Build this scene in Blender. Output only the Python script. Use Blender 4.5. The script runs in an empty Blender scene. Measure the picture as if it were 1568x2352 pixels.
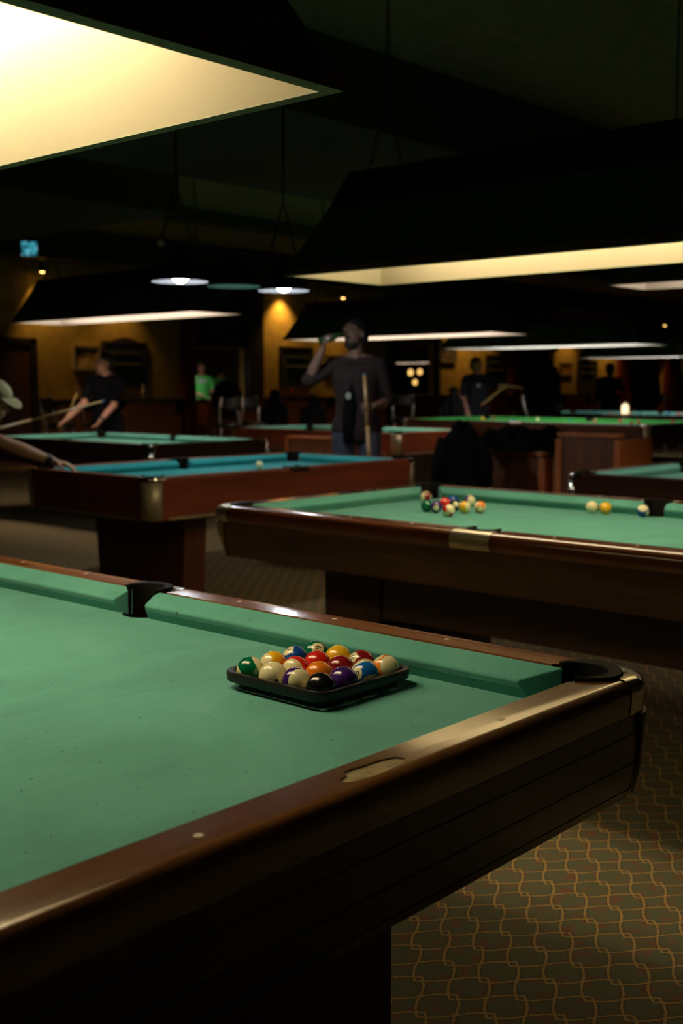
import bpy, bmesh, math, random
from mathutils import Vector, Matrix
random.seed(7)
sc = bpy.context.scene
PI = math.pi

# ---------------------------------------------------------------- camera
CAMH = 1.3279; YAW = -0.84160; PITCH = -0.10990
cam_data = bpy.data.cameras.new('camera'); cam = bpy.data.objects.new('camera', cam_data)
sc.collection.objects.link(cam); sc.camera = cam
cam_data.sensor_fit = 'VERTICAL'; cam_data.sensor_height = 36; cam_data.sensor_width = 24
cam_data.lens = 2621.8/2352*36
cam_data.clip_end = 200; cam_data.clip_start = .05
cam_data.dof.use_dof = True; cam_data.dof.focus_distance = 2.15; cam_data.dof.aperture_fstop = 4.2
F = Vector((-math.sin(YAW)*math.cos(PITCH), math.cos(YAW)*math.cos(PITCH), math.sin(PITCH)))
RT = Vector((math.cos(YAW), math.sin(YAW), 0)); 
RT = Vector((math.cos(YAW), math.sin(YAW), 0)).normalized()
UP = RT.cross(F)
M = Matrix((RT, UP, -F)).transposed().to_4x4(); M.translation = (0, 0, CAMH)
cam.matrix_world = M

# ---------------------------------------------------------------- world, exposure
w = bpy.data.worlds.new('world'); sc.world = w; w.use_nodes = True
w.node_tree.nodes['Background'].inputs[0].default_value = (.02, .02, .015, 1)
w.node_tree.nodes['Background'].inputs[1].default_value = .05
sc.view_settings.view_transform = 'Standard'; sc.view_settings.look = 'None'
sc.view_settings.exposure = 0.12; sc.view_settings.gamma = 1; sc.view_settings.use_curve_mapping = False
sc.cycles.use_denoising = True
sc.cycles.max_bounces = 8; sc.cycles.diffuse_bounces = 4; sc.cycles.glossy_bounces = 4
sc.cycles.sample_clamp_indirect = 4

TUBE = 36.0            # radiance of the fluorescent tubes
WARM = (1.0, .86, .60); PINK = (1.0, .83, .72); COOL = (.92, .90, .95); WHITE = (.9, .97, 1.0)
SCONCE = (1.0, .56, .16)

# ---------------------------------------------------------------- helpers
def link(o): sc.collection.objects.link(o); return o
def tag(o, label=None, cat=None, group=None, kind=None):
    if label: o['label'] = label
    if cat: o['category'] = cat
    if group: o['group'] = group
    if kind: o['kind'] = kind
    return o
def empty(name, loc=(0, 0, 0), rz=0, label=None, cat=None, group=None):
    o = bpy.data.objects.new(name, None); link(o); o.location = loc; o.rotation_euler = (0, 0, rz)
    o.empty_display_size = .05
    return tag(o, label, cat, group)
def mobj(name, V, Fc, mat, parent=None, smooth=False, loc=None):
    me = bpy.data.meshes.new(name); me.from_pydata([tuple(v) for v in V], [], Fc); me.update()
    bm = bmesh.new(); bm.from_mesh(me); bmesh.ops.recalc_face_normals(bm, faces=bm.faces); bm.to_mesh(me); bm.free()
    if smooth:
        for p in me.polygons: p.use_smooth = True
        if smooth == 'auto':
            try: me.set_sharp_from_angle(angle=math.radians(38))
            except Exception: pass
    o = bpy.data.objects.new(name, me); link(o)
    if mat: me.materials.append(mat)
    if parent: o.parent = parent
    if loc: o.location = loc
    return o
class MB:
    def __init__(s): s.V = []; s.F = []
    def add(s, V, Fc):
        n = len(s.V); s.V += [tuple(v) for v in V]; s.F += [tuple(i+n for i in f) for f in Fc]; return s
    def box(s, x0, x1, y0, y1, z0, z1):
        return s.add([(x0,y0,z0),(x1,y0,z0),(x1,y1,z0),(x0,y1,z0),(x0,y0,z1),(x1,y0,z1),(x1,y1,z1),(x0,y1,z1)],
                     [(0,3,2,1),(4,5,6,7),(0,1,5,4),(1,2,6,5),(2,3,7,6),(3,0,4,7)])
    def loft(s, rings, cap=True, closed=True):
        n = len(rings[0]); V = [v for r in rings for v in r]; Fc = []
        for i in range(len(rings)-1):
            for j in range(n if closed else n-1):
                k = (j+1) % n
                Fc.append((i*n+j, i*n+k, (i+1)*n+k, (i+1)*n+j))
        if cap:
            Fc.append(tuple(range(n))[::-1]); Fc.append(tuple((len(rings)-1)*n+j for j in range(n)))
        return s.add(V, Fc)
    def tube(s, pts, rad, n=8, cap=True):
        pts = [Vector(p) for p in pts]
        if not hasattr(rad, '__len__'): rad = [rad]*len(pts)
        rings = []
        for i, p in enumerate(pts):
            t = (pts[min(i+1, len(pts)-1)]-pts[max(i-1, 0)]).normalized()
            a = Vector((0, 0, 1)) if abs(t.z) < .9 else Vector((1, 0, 0))
            u = t.cross(a).normalized(); v = t.cross(u)
            rings.append([p+(u*math.cos(2*PI*j/n)+v*math.sin(2*PI*j/n))*rad[i] for j in range(n)])
        return s.loft(rings, cap)
    def lathe(s, prof, cx=0, cy=0, n=24, cap=False):
        return s.loft([[(cx+r*math.cos(2*PI*j/n), cy+r*math.sin(2*PI*j/n), z) for j in range(n)] for r, z in prof], cap)
    def ball(s, c, r, n=16, m=10):
        if not hasattr(r, '__len__'): r = (r, r, r)
        rings = [[(c[0]+r[0]*max(math.sin(PI*i/m), .02)*math.cos(2*PI*j/n), c[1]+r[1]*max(math.sin(PI*i/m), .02)*math.sin(2*PI*j/n), c[2]-r[2]*math.cos(PI*i/m)) for j in range(n)] for i in range(m+1)]
        return s.loft(rings)
    def cap(s, p0, r0, p1, r1, n=12):
        p0 = Vector(p0); p1 = Vector(p1); d = (p1-p0); L = d.length
        if L < 1e-4: p1 = p0+Vector((0, 0, -1e-3)); d = p1-p0; L = d.length
        t = d/L
        pts = []; rr = []
        for a in (85, 60, 30): pts.append(p0-t*r0*math.sin(math.radians(a))); rr.append(r0*math.cos(math.radians(a)))
        pts += [p0, p1]; rr += [r0, r1]
        for a in (30, 60, 85): pts.append(p1+t*r1*math.sin(math.radians(a))); rr.append(r1*math.cos(math.radians(a)))
        return s.tube(pts, rr, n)
    def build(s, name, mat, parent=None, smooth=False, loc=None): return mobj(name, s.V, s.F, mat, parent, smooth, loc)

# ---------------------------------------------------------------- materials
def newmat(name):
    m = bpy.data.materials.new(name); m.use_nodes = True
    return m, m.node_tree, m.node_tree.nodes['Principled BSDF']
def N(nt, typ, **kw):
    n = nt.nodes.new(typ)
    for k, v in kw.items():
        if k.startswith('i_'): n.inputs[k[2:].replace('_', ' ')].default_value = v
        else: setattr(n, k, v)
    return n
def coords(nt, scale=(1, 1, 1), gen='Object', rot=(0, 0, 0)):
    tc = N(nt, 'ShaderNodeTexCoord'); mp = N(nt, 'ShaderNodeMapping'); mp.inputs['Scale'].default_value = scale
    mp.inputs['Rotation'].default_value = rot
    nt.links.new(tc.outputs[gen], mp.inputs[0]); return mp.outputs[0]
def ramp(nt, fac, stops):
    r = N(nt, 'ShaderNodeValToRGB'); nt.links.new(fac, r.inputs[0]); e = r.color_ramp.elements
    while len(e) < len(stops): e.new(.5)
    for k, (p, c) in enumerate(stops): e[k].position = p; e[k].color = (*c, 1)
    return r.outputs[0]
def plain(name, col, rough=.6, metal=0, spec=.5, var=.12, scale=8, bump=0, coat=0, bscale=None):
    m, nt, b = newmat(name)
    no = N(nt, 'ShaderNodeTexNoise', i_Scale=scale, i_Detail=4.0); nt.links.new(coords(nt), no.inputs['Vector'])
    if max(col) < .009: spec = .08
    c1 = tuple(max(0, c*(1-var)) for c in col); c2 = tuple(c*(1+var) for c in col)
    nt.links.new(ramp(nt, no.outputs[0], [(.3, c1), (.7, c2)]), b.inputs['Base Color'])
    b.inputs['Roughness'].default_value = rough; b.inputs['Metallic'].default_value = metal
    b.inputs['Specular IOR Level'].default_value = spec; b.inputs['Coat Weight'].default_value = coat
    b.inputs['Coat Roughness'].default_value = .15
    if bump:
        n2 = N(nt, 'ShaderNodeTexNoise', i_Scale=bscale or scale*8, i_Detail=3.0); nt.links.new(coords(nt), n2.inputs['Vector'])
        bp = N(nt, 'ShaderNodeBump', i_Strength=bump, i_Distance=.002); nt.links.new(n2.outputs[0], bp.inputs['Height']); nt.links.new(bp.outputs[0], b.inputs['Normal'])
    return m
def wood(name, c1, c2, along='y', rough=.3, coat=.4, scale=1., bump=.02, coatr=.12, wave=0):
    m, nt, b = newmat(name)
    s = {'x': (1.2, 22, 22), 'y': (22, 1.2, 22), 'z': (22, 22, 1.2)}[along]
    v = coords(nt, tuple(a*scale for a in s))
    no = N(nt, 'ShaderNodeTexNoise', i_Scale=1.6, i_Detail=7.0, i_Roughness=.62, i_Distortion=.6); nt.links.new(v, no.inputs['Vector'])
    nt.links.new(ramp(nt, no.outputs[0], [(.32, c1), (.52, tuple((a+d)/2 for a, d in zip(c1, c2))), (.7, c2)]), b.inputs['Base Color'])
    b.inputs['Roughness'].default_value = rough; b.inputs['Coat Weight'].default_value = coat; b.inputs['Coat Roughness'].default_value = coatr; b.inputs['Coat IOR'].default_value = 1.7 if coat > .9 else 1.5
    n2 = N(nt, 'ShaderNodeTexNoise', i_Scale=70.0, i_Detail=2.0); nt.links.new(coords(nt), n2.inputs['Vector'])
    bp = N(nt, 'ShaderNodeBump', i_Strength=bump*4, i_Distance=.001); nt.links.new(n2.outputs[0], bp.inputs['Height'])
    if wave:
        n3 = N(nt, 'ShaderNodeTexNoise', i_Scale=16.0, i_Detail=2.0); nt.links.new(coords(nt, (1, 2.5, 1)), n3.inputs['Vector'])
        b2 = N(nt, 'ShaderNodeBump', i_Strength=wave, i_Distance=.004); nt.links.new(n3.outputs[0], b2.inputs['Height'])
        nt.links.new(b2.outputs[0], bp.inputs['Normal'])
    nt.links.new(bp.outputs[0], b.inputs['Normal'])
    return m
class Ex:   # small expression builder for math nodes
    def __init__(s, nt, o): s.nt = nt; s.o = o
    def op(s, name, *a):
        n = s.nt.nodes.new('ShaderNodeMath'); n.operation = name
        for k, v in enumerate((s,)+a):
            if isinstance(v, Ex): s.nt.links.new(v.o, n.inputs[k])
            else: n.inputs[k].default_value = v
        return Ex(s.nt, n.outputs[0])
    def __add__(s, b): return s.op('ADD', b)
    def __sub__(s, b): return s.op('SUBTRACT', b)
    def __mul__(s, b): return s.op('MULTIPLY', b)
def felt(name, col, specks=False):
    m, nt, b = newmat(name)
    v = coords(nt)
    n1 = N(nt, 'ShaderNodeTexNoise', i_Scale=3.0, i_Detail=6.0, i_Roughness=.6, i_Distortion=.8); nt.links.new(v, n1.inputs['Vector'])
    n2 = N(nt, 'ShaderNodeTexNoise', i_Scale=420.0, i_Detail=2.0); nt.links.new(v, n2.inputs['Vector'])
    base = ramp(nt, n1.outputs[0], [(.3, tuple(c*.82 for c in col)), (.55, col), (.75, (col[0]*1.3+.012, col[1]*1.1, col[2]*1.12))])
    mx = N(nt, 'ShaderNodeMix', data_type='RGBA', blend_type='MULTIPLY'); mx.inputs[0].default_value = .5
    nt.links.new(base, mx.inputs[6]); nt.links.new(ramp(nt, n2.outputs[0], [(.3, (.72, .72, .72)), (.7, (1.15, 1.15, 1.15))]), mx.inputs[7])
    out = mx.outputs[2]
    if specks:
        vo = N(nt, 'ShaderNodeTexVoronoi', voronoi_dimensions='2D', i_Scale=9.0); nt.links.new(v, vo.inputs['Vector'])
        mk = N(nt, 'ShaderNodeMath', operation='LESS_THAN'); nt.links.new(vo.outputs['Distance'], mk.inputs[0]); mk.inputs[1].default_value = .016
        m2 = N(nt, 'ShaderNodeMix', data_type='RGBA'); nt.links.new(mk.outputs[0], m2.inputs[0]); nt.links.new(out, m2.inputs[6]); m2.inputs[7].default_value = (.012, .045, .04, 1)
        # scuffs: long pale chalk streaks
        n4 = N(nt, 'ShaderNodeTexNoise', i_Scale=1.0, i_Detail=3.0); nt.links.new(coords(nt, (5, 40, 1), rot=(0, 0, .6)), n4.inputs['Vector'])
        m3 = N(nt, 'ShaderNodeMix', data_type='RGBA'); nt.links.new(ramp(nt, n4.outputs[0], [(.62, (0, 0, 0)), (.8, (.35, .35, .35))]), m3.inputs[0])
        # the faint worn string line across the cloth
        sp = N(nt, 'ShaderNodeSeparateXYZ'); nt.links.new(v, sp.inputs[0])
        ln_ = ((Ex(nt, sp.outputs[1])+.5728)+(Ex(nt, sp.outputs[0])*.2057)).op('ABSOLUTE').op('LESS_THAN', .0009)*.55*Ex(nt, sp.outputs[2]).op('LESS_THAN', .736)
        m4 = N(nt, 'ShaderNodeMix', data_type='RGBA'); nt.links.new(ln_.o, m4.inputs[0]); nt.links.new(m2.outputs[2], m4.inputs[6]); m4.inputs[7].default_value = (.07, .13, .05, 1); m2 = m4
        nt.links.new(m2.outputs[2], m3.inputs[6]); m3.inputs[7].default_value = (col[0]*1.8, col[1]*1.15, col[2]*1.4, 1); out = m3.outputs[2]
    nt.links.new(out, b.inputs['Base Color'])
    b.inputs['Roughness'].default_value = .95; b.inputs['Specular IOR Level'].default_value = .1
    b.inputs['Sheen Weight'].default_value = .15; b.inputs['Sheen Roughness'].default_value = .5
    bp = N(nt, 'ShaderNodeBump', i_Strength=.25, i_Distance=.0006); nt.links.new(n2.outputs[0], bp.inputs['Height']); nt.links.new(bp.outputs[0], b.inputs['Normal'])
    return m
def glow(name, col, strength):
    m, nt, b = newmat(name); b.inputs['Base Color'].default_value = (*col, 1)
    b.inputs['Emission Color'].default_value = (*col, 1); b.inputs['Emission Strength'].default_value = strength; return m

def carpet_mat():
    m, nt, b = newmat('carpet')
    tc = N(nt, 'ShaderNodeTexCoord')
    nz = N(nt, 'ShaderNodeTexNoise', i_Scale=160.0, i_Detail=2.0); nt.links.new(tc.outputs['Object'], nz.inputs['Vector'])
    sx = N(nt, 'ShaderNodeSeparateXYZ'); nt.links.new(tc.outputs['Object'], sx.inputs[0])
    X = Ex(nt, sx.outputs[0]); Y = Ex(nt, sx.outputs[1]); W = (Ex(nt, nz.outputs[0])-.5)*.10
    p = .0735; x0, y0 = 2.5753, 1.6501
    a = math.atan2(-.766, .643)
    ax, ay = math.cos(a), math.sin(a); bx, by = ay, -ax
    u = ((X-x0)*ax+(Y-y0)*ay)*(1/p)+W; v = ((X-x0)*bx+(Y-y0)*by)*(1/p)+W
    def lines(u, v, sgn):
        n = (v+.5).op('FLOOR')
        t = ((u-n)*.5); t = t-t.op('FLOOR')
        r = v-n
        def d(tt, valid=None):
            off = (tt*-2.0+1.0)*(.13*sgn) + (tt*(2*PI)).op('SINE')*(.06*sgn)
            e = (r-off).op('ABSOLUTE')
            return e if valid is None else e+valid
        d0 = d(t); d1 = d(t+1.0, (t.op('GREATER_THAN', .07))*9.0); d2 = d(t-1.0, (t.op('LESS_THAN', .93))*9.0)
        return d0.op('MINIMUM', d1).op('MINIMUM', d2)
    L1 = lines(u, v, 1.0); L2 = lines(v, u, 1.0)
    D = L1.op('MINIMUM', L2)
    n1 = N(nt, 'ShaderNodeTexNoise', i_Scale=26.0, i_Detail=3.0); nt.links.new(tc.outputs['Object'], n1.inputs['Vector'])
    base = ramp(nt, n1.outputs[0], [(.36, (.12, .13, .075)), (.55, (.145, .125, .07)), (.68, (.21, .09, .05))])
    fac = ramp(nt, D.o, [(.030, (1, 1, 1)), (.055, (0, 0, 0))])
    mx = N(nt, 'ShaderNodeMix', data_type='RGBA'); nt.links.new(fac, mx.inputs[0]); nt.links.new(base, mx.inputs[6]); mx.inputs[7].default_value = (.40, .25, .09, 1)
    fac2 = ramp(nt, D.o, [(.05, (.5, .5, .5)), (.13, (0, 0, 0))])
    m0 = N(nt, 'ShaderNodeMix', data_type='RGBA'); nt.links.new(fac2, m0.inputs[0]); nt.links.new(base, m0.inputs[6]); m0.inputs[7].default_value = (.07, .035, .018, 1)
    nt.links.new(m0.outputs[2], mx.inputs[6])
    pile = N(nt, 'ShaderNodeTexNoise', i_Scale=500.0, i_Detail=1.0); nt.links.new(tc.outputs['Object'], pile.inputs['Vector'])
    mz = N(nt, 'ShaderNodeMix', data_type='RGBA', blend_type='MULTIPLY'); mz.inputs[0].default_value = .7
    nt.links.new(mx.outputs[2], mz.inputs[6]); nt.links.new(ramp(nt, pile.outputs[0], [(.3, (.6, .6, .6)), (.7, (1.2, 1.2, 1.2))]), mz.inputs[7])
    nt.links.new(mz.outputs[2], b.inputs['Base Color']); b.inputs['Roughness'].default_value = 1; b.inputs['Specular IOR Level'].default_value = .05
    bp = N(nt, 'ShaderNodeBump', i_Strength=.4, i_Distance=.002); nt.links.new(pile.outputs[0], bp.inputs['Height']); nt.links.new(bp.outputs[0], b.inputs['Normal'])
    return m
M_ = {}
M_['carpet'] = carpet_mat()
M_['felt1'] = felt('felt_green', (.105, .355, .285), True)
M_['felt2'] = felt('felt_green_clean', (.085, .31, .245))
M_['felt_blue'] = felt('felt_blue', (.03, .36, .36))
M_['felt_snk'] = felt('felt_snooker', (.02, .24, .03))
M_['railY'] = wood('rail_wood_lengthwise', (.10, .028, .010), (.20, .062, .020), 'y', .22, .6, wave=.02)
M_['warmrailY'] = wood('orange_rail_wood', (.20, .058, .014), (.36, .115, .028), 'y', .22, .6, wave=.02)
M_['railX'] = wood('rail_wood_crosswise', (.10, .034, .009), (.20, .075, .018), 'x', .22, 1.0, wave=.035, coatr=.09)
M_['warmrailX'] = M_['railX']
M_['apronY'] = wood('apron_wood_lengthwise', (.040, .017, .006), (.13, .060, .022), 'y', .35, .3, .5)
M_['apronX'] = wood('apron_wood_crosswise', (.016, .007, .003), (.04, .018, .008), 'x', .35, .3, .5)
M_['redY'] = wood('mahogany_lengthwise', (.15, .034, .013), (.28, .066, .026), 'y', .35, .3, .6)
M_['redX'] = wood('mahogany_crosswise', (.15, .034, .013), (.28, .066, .026), 'x', .35, .3, .6)
M_['redZ'] = wood('mahogany_upright', (.06, .016, .006), (.13, .034, .012), 'z', .45, .1, .6)
M_['darkY'] = wood('dark_wood_lengthwise', (.028, .010, .006), (.06, .022, .011), 'y', .3, .4, .6)
M_['darkX'] = wood('dark_wood_crosswise', (.028, .010, .006), (.06, .022, .011), 'x', .3, .4, .6)
M_['pedestal'] = wood('pedestal_wood', (.045, .020, .009), (.09, .045, .018), 'z', .6, 0, .6)
M_['orangewood'] = wood('orange_oak_panel', (.30, .085, .018), (.48, .15, .035), 'z', .5, .1, .4)
M_['brownwood'] = wood('brown_panel', (.07, .024, .008), (.17, .056, .018), 'z', .5, .1, .4)
M_['chrome'] = plain('worn_chrome', (.62, .58, .48), .16, 1, var=.1, scale=30, bump=.03)
M_['softmetal'] = plain('satin_metal', (.60, .54, .40), .34, .8, var=.1, scale=30, bump=.03)
M_['brass'] = plain('dull_aluminium', (.42, .36, .22), .5, .65, var=.1, scale=20, bump=.05)
M_['black'] = plain('black_rubber', (.012, .011, .010), .45, 0, .4, bump=.1)
M_['liner'] = plain('pocket_liner_rubber', (.007, .006, .005), .55, 0, .3, scale=60, bump=.3, bscale=140)
M_['cup'] = plain('pocket_lining', (.006, .005, .004), .8)
M_['ivory'] = plain('ivory_inlay', (.75, .62, .42), .4)
M_['bare'] = plain('bare_wood_recess', (.27, .21, .09), .8, var=.35, scale=60, bump=.4)
M_['tray'] = plain('black_plastic', (.012, .011, .010), .36, 0, .3, scale=40, bump=.12, bscale=400)
M_['shade'] = plain('green_shade_paint', (.035, .07, .04), .6, var=.1, spec=.2)
M_['band'] = plain('dark_red_shade_band', (.045, .008, .006), .6, spec=.2)
M_['lampwood'] = plain('painted_rim', (.16, .16, .09), .7, var=.25, scale=60)
M_['rimside'] = plain('rough_brown_edge', (.07, .022, .008), .8, var=.4, scale=80, bump=.5)
M_['reflector_white'] = plain('white_reflector_paint', (.60, .55, .48), .55, var=.02, scale=5)
M_['reflector'] = plain('cream_reflector_paint', (.46, .40, .275), .55, var=.02, scale=5, bump=.3, spec=.3, bscale=90)
M_['iron'] = plain('black_iron', (.012, .012, .011), .5, .6)
M_['cord'] = plain('dark_cord', (.02, .02, .018), .7)
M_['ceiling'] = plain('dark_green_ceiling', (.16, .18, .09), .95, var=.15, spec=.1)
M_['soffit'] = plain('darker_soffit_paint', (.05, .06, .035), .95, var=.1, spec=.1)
M_['mustard'] = plain('mustard_stucco', (.40, .27, .07), .9, var=.16, scale=6, bump=.5, bscale=60, spec=.1)
M_['redpaint'] = plain('oxblood_paint', (.13, .012, .010), .6)
M_['darkpaint'] = plain('dark_brown_paint', (.02, .012, .01), .6)
M_['slate'] = plain('chalkboard', (.016, .028, .022), .6)
M_['coat'] = plain('black_cloth', (.004, .004, .004), .95, var=.3, bump=.6, bscale=20, spec=.1)
M_['vinyl'] = plain('black_vinyl', (.015, .013, .012), .35)
M_['skin'] = plain('skin', (.42, .20, .13), .55, var=.08, scale=20)
M_['skindim'] = plain('shaded_skin', (.20, .10, .07), .55, var=.08, scale=20)  # darker copy of the skin, with the shade on these people put into the colour
M_['skinpale'] = plain('pale_skin', (.50, .28, .16), .5, var=.06, scale=20)
M_['hair'] = plain('dark_hair', (.010, .007, .006), .7, bump=.8, bscale=120)
M_['tee'] = plain('black_tee', (.004, .004, .005), .9)
M_['navy'] = plain('navy_tee', (.004, .005, .010), .9)
M_['jeans'] = plain('blue_denim', (.045, .055, .085), .9, var=.2, scale=40)
M_['darkjeans'] = plain('black_trousers', (.012, .012, .015), .9)
M_['greentee'] = plain('bright_green_tee', (.06, .42, .07), .9)
M_['cap'] = plain('pale_olive_cap', (.42, .38, .20), .9)
M_['maroon'] = plain('dark_maroon_top', (.008, .003, .003), .9)
M_['shoe'] = plain('dark_leather', (.02, .014, .01), .5)
M_['maple'] = wood('maple_cue', (.42, .24, .09), (.55, .34, .14), 'z', .3, .5, .3)
M_['maplex'] = plain('yellow_cue', (.50, .32, .09), .35)
M_['pink'] = plain('pinkish_red', (.5, .05, .06), .5)
M_['white'] = plain('white_print', (.30, .32, .28), .8)
M_['glass'] = plain('bottle_glass', (.03, .05, .02), .08, 0, .6)
M_['steel'] = plain('bright_chrome', (.75, .68, .62), .3, .6)
def plaid():
    m, nt, b = newmat('plaid_shirt'); tc = N(nt, 'ShaderNodeTexCoord'); s = N(nt, 'ShaderNodeSeparateXYZ'); nt.links.new(tc.outputs['Object'], s.inputs[0])
    X = Ex(nt, s.outputs[0]); Z = Ex(nt, s.outputs[2])
    a = (X*230.0).op('SINE').op('GREATER_THAN', .55); c = (Z*230.0).op('SINE').op('GREATER_THAN', .55)
    f = (a+c)*.5
    nt.links.new(ramp(nt, f.o, [(0, (.010, .0035, .0035)), (.5, (.024, .008, .008)), (1, (.060, .026, .022))]), b.inputs['Base Color']); b.inputs['Roughness'].default_value = .9
    return m
M_['plaid'] = plaid()

# ---------------------------------------------------------------- room shell
def struct(name, mb, mat, smooth=False):
    o = mb.build(name, mat, None, smooth); o['kind'] = 'structure'; return o
YW = 16.7; CE = 3.9; X0, X1, Y0 = -3.0, 37.0, -4.0
struct('floor', MB().box(X0, X1, Y0, YW+6, -.1, 0), M_['carpet'])
struct('ceiling', MB().box(X0, X1, Y0, YW+6, CE, CE+.1), M_['ceiling'])
struct('wall_left', MB().box(X0-.1, X0, Y0, YW+6, 0, CE), M_['mustard'])
struct('wall_right', MB().box(X1, X1+.1, Y0, YW+6, 0, CE), M_['mustard'])
struct('wall_near', MB().box(X0, X1, Y0-.1, Y0, 0, CE), M_['mustard'])
struct('wall_side_room', MB().box(X0, X1, YW+6, YW+6.1, 0, CE), M_['darkpaint'])
openings = [(14.43, 15.79, 1.08, 2.06), (20.45, 22.0, 1.12, 2.30), (25.75, 27.45, 1.12, 2.25), (31.65, 34.0, 1.12, 2.2)]
wb = MB(); x = X0
for a, b_, z0, z1 in openings:
    wb.box(x, a, YW, YW+.15, 0, CE); wb.box(a, b_, YW, YW+.15, 0, z0); wb.box(a, b_, YW, YW+.15, z1, CE); x = b_
wb.box(x, X1, YW, YW+.15, 0, CE)
struct('wall_back', wb, M_['mustard'])
# wood wainscot, one panel run between the pilasters, below the ledge
wn = MB(); wn.box(11.1, 14.1, YW-.04, YW, .1, 1.02); wn.box(16.4, 37, YW-.04, YW, .1, 1.02)
struct('trim_1', wn, M_['orangewood'])
struct('baseboard_back', MB().box(X0, X1, YW-.05, YW, 0, .1), M_['darkpaint'])
# dropped soffits overhead
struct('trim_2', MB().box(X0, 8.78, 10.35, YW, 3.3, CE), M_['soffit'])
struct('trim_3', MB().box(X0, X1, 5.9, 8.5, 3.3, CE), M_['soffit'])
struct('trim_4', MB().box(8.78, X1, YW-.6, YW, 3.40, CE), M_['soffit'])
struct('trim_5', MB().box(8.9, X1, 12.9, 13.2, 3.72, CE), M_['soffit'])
# red posts and dark posts of the window bays
def post(k, x0, x1, m): struct('trim_%d' % k, MB().box(x0, x1, YW-.12, YW+.02, 0, 3.4), m)
post(6, 14.14, 14.42, M_['redpaint']); post(7, 15.80, 16.22, M_['darkpaint'])
post(8, 25.25, 25.72, M_['redpaint']); post(9, 30.95, 31.6, M_['redpaint']); post(10, 34.05, 34.9, M_['redpaint'])
post(11, 22.02, 22.12, M_['darkpaint']); post(12, 20.2, 20.43, M_['darkpaint'])
struct('trim_13', MB().box(14.42, 15.8, YW-.1, YW, 2.07, 3.4), plain('dark_red_header', (.03, .008, .007), .7))
struct('trim_14', MB().box(20.43, 22.02, YW-.1, YW, 2.31, 3.4), M_['darkpaint'])
struct('trim_15', MB().box(25.72, 27.5, YW-.1, YW, 2.26, 3.4), M_['darkpaint'])
struct('trim_16', MB().box(31.6, 34.05, YW-.1, YW, 2.21, 3.4), M_['darkpaint'])
# door on the left of the back wall
dr = empty('door_1', (9.9, YW-.02, 0)); dr['kind'] = 'structure'
MB().box(-.95, .95, -.05, 0, 0, 2.02).build('door_panel', M_['brownwood'], dr)
f_ = MB(); f_.box(-1.07, -.95, -.07, 0, 0, 2.12); f_.box(.95, 1.07, -.07, 0, 0, 2.12); f_.box(-1.07, 1.07, -.07, 0, 2.02, 2.12); f_.build('door_frame', M_['darkpaint'], dr)
MB().box(-.7, .7, -.12, -.05, .98, 1.04).build('push_bar', M_['iron'], dr)
struct('trim_17', MB().box(10.99, 11.1, YW-.1, YW, 0, 1.1), plain('tan_post', (.30, .19, .06), .7))

# ---------------------------------------------------------------- wall ledge counters (each run between posts is one)
def ledge(x0, x1, lab):
    o = empty('wall_counter', ((x0+x1)/2, YW-.2, 0), 0, lab, 'counter', 'counters along the far wall')
    h = (x1-x0)/2
    MB().box(-h, h, -.18, .2, 1.06, 1.10).build('countertop', M_['darkX'], o)
    n = max(2, int(h/1.0))
    for k in range(n+1):
        xx = -h+.08+k*(2*h-.16)/n
        MB().add([(xx-.02, .15, 1.05), (xx+.02, .15, 1.05), (xx+.02, -.14, 1.05), (xx-.02, -.14, 1.05), (xx-.02, .15, .8), (xx+.02, .15, .8)],
                 [(0,1,2,3),(0,4,5,1),(3,2,5,4),(0,3,4),(1,5,2)]).build('bracket', M_['iron'], o)
ledge(11.12, 14.1, 'dark ledge counter on the far wall under the left chalkboard')
ledge(16.3, 20.1, 'dark ledge counter on the far wall behind the man in the plaid shirt')
ledge(22.2, 25.2, 'dark ledge counter behind the man in the black tee with the cue')
ledge(27.5, 30.9, 'dark ledge counter at the far right under the small chalkboard')
# service counters below the window bays
def bay(x0, x1, lab, m, top):
    o = empty('service_counter', ((x0+x1)/2, YW-.3, 0), 0, lab, 'counter')
    h = (x1-x0)/2
    MB().box(-h, h, -.1, .15, 0, top-.04).build('front_panel', m, o); MB().box(-h-.03, h+.03, -.14, .18, top-.04, top).build('countertop', M_['darkX'], o)
bay(14.45, 16.3, 'orange wooden counter below the window with the green shirt', M_['orangewood'], 1.08)
bay(20.3, 22.0, 'brown wooden counter below the window with the glowing bottles', M_['brownwood'], 1.12)
bay(25.75, 27.4, 'brown wooden counter under the right-hand window bay', M_['brownwood'], 1.12)

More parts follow.
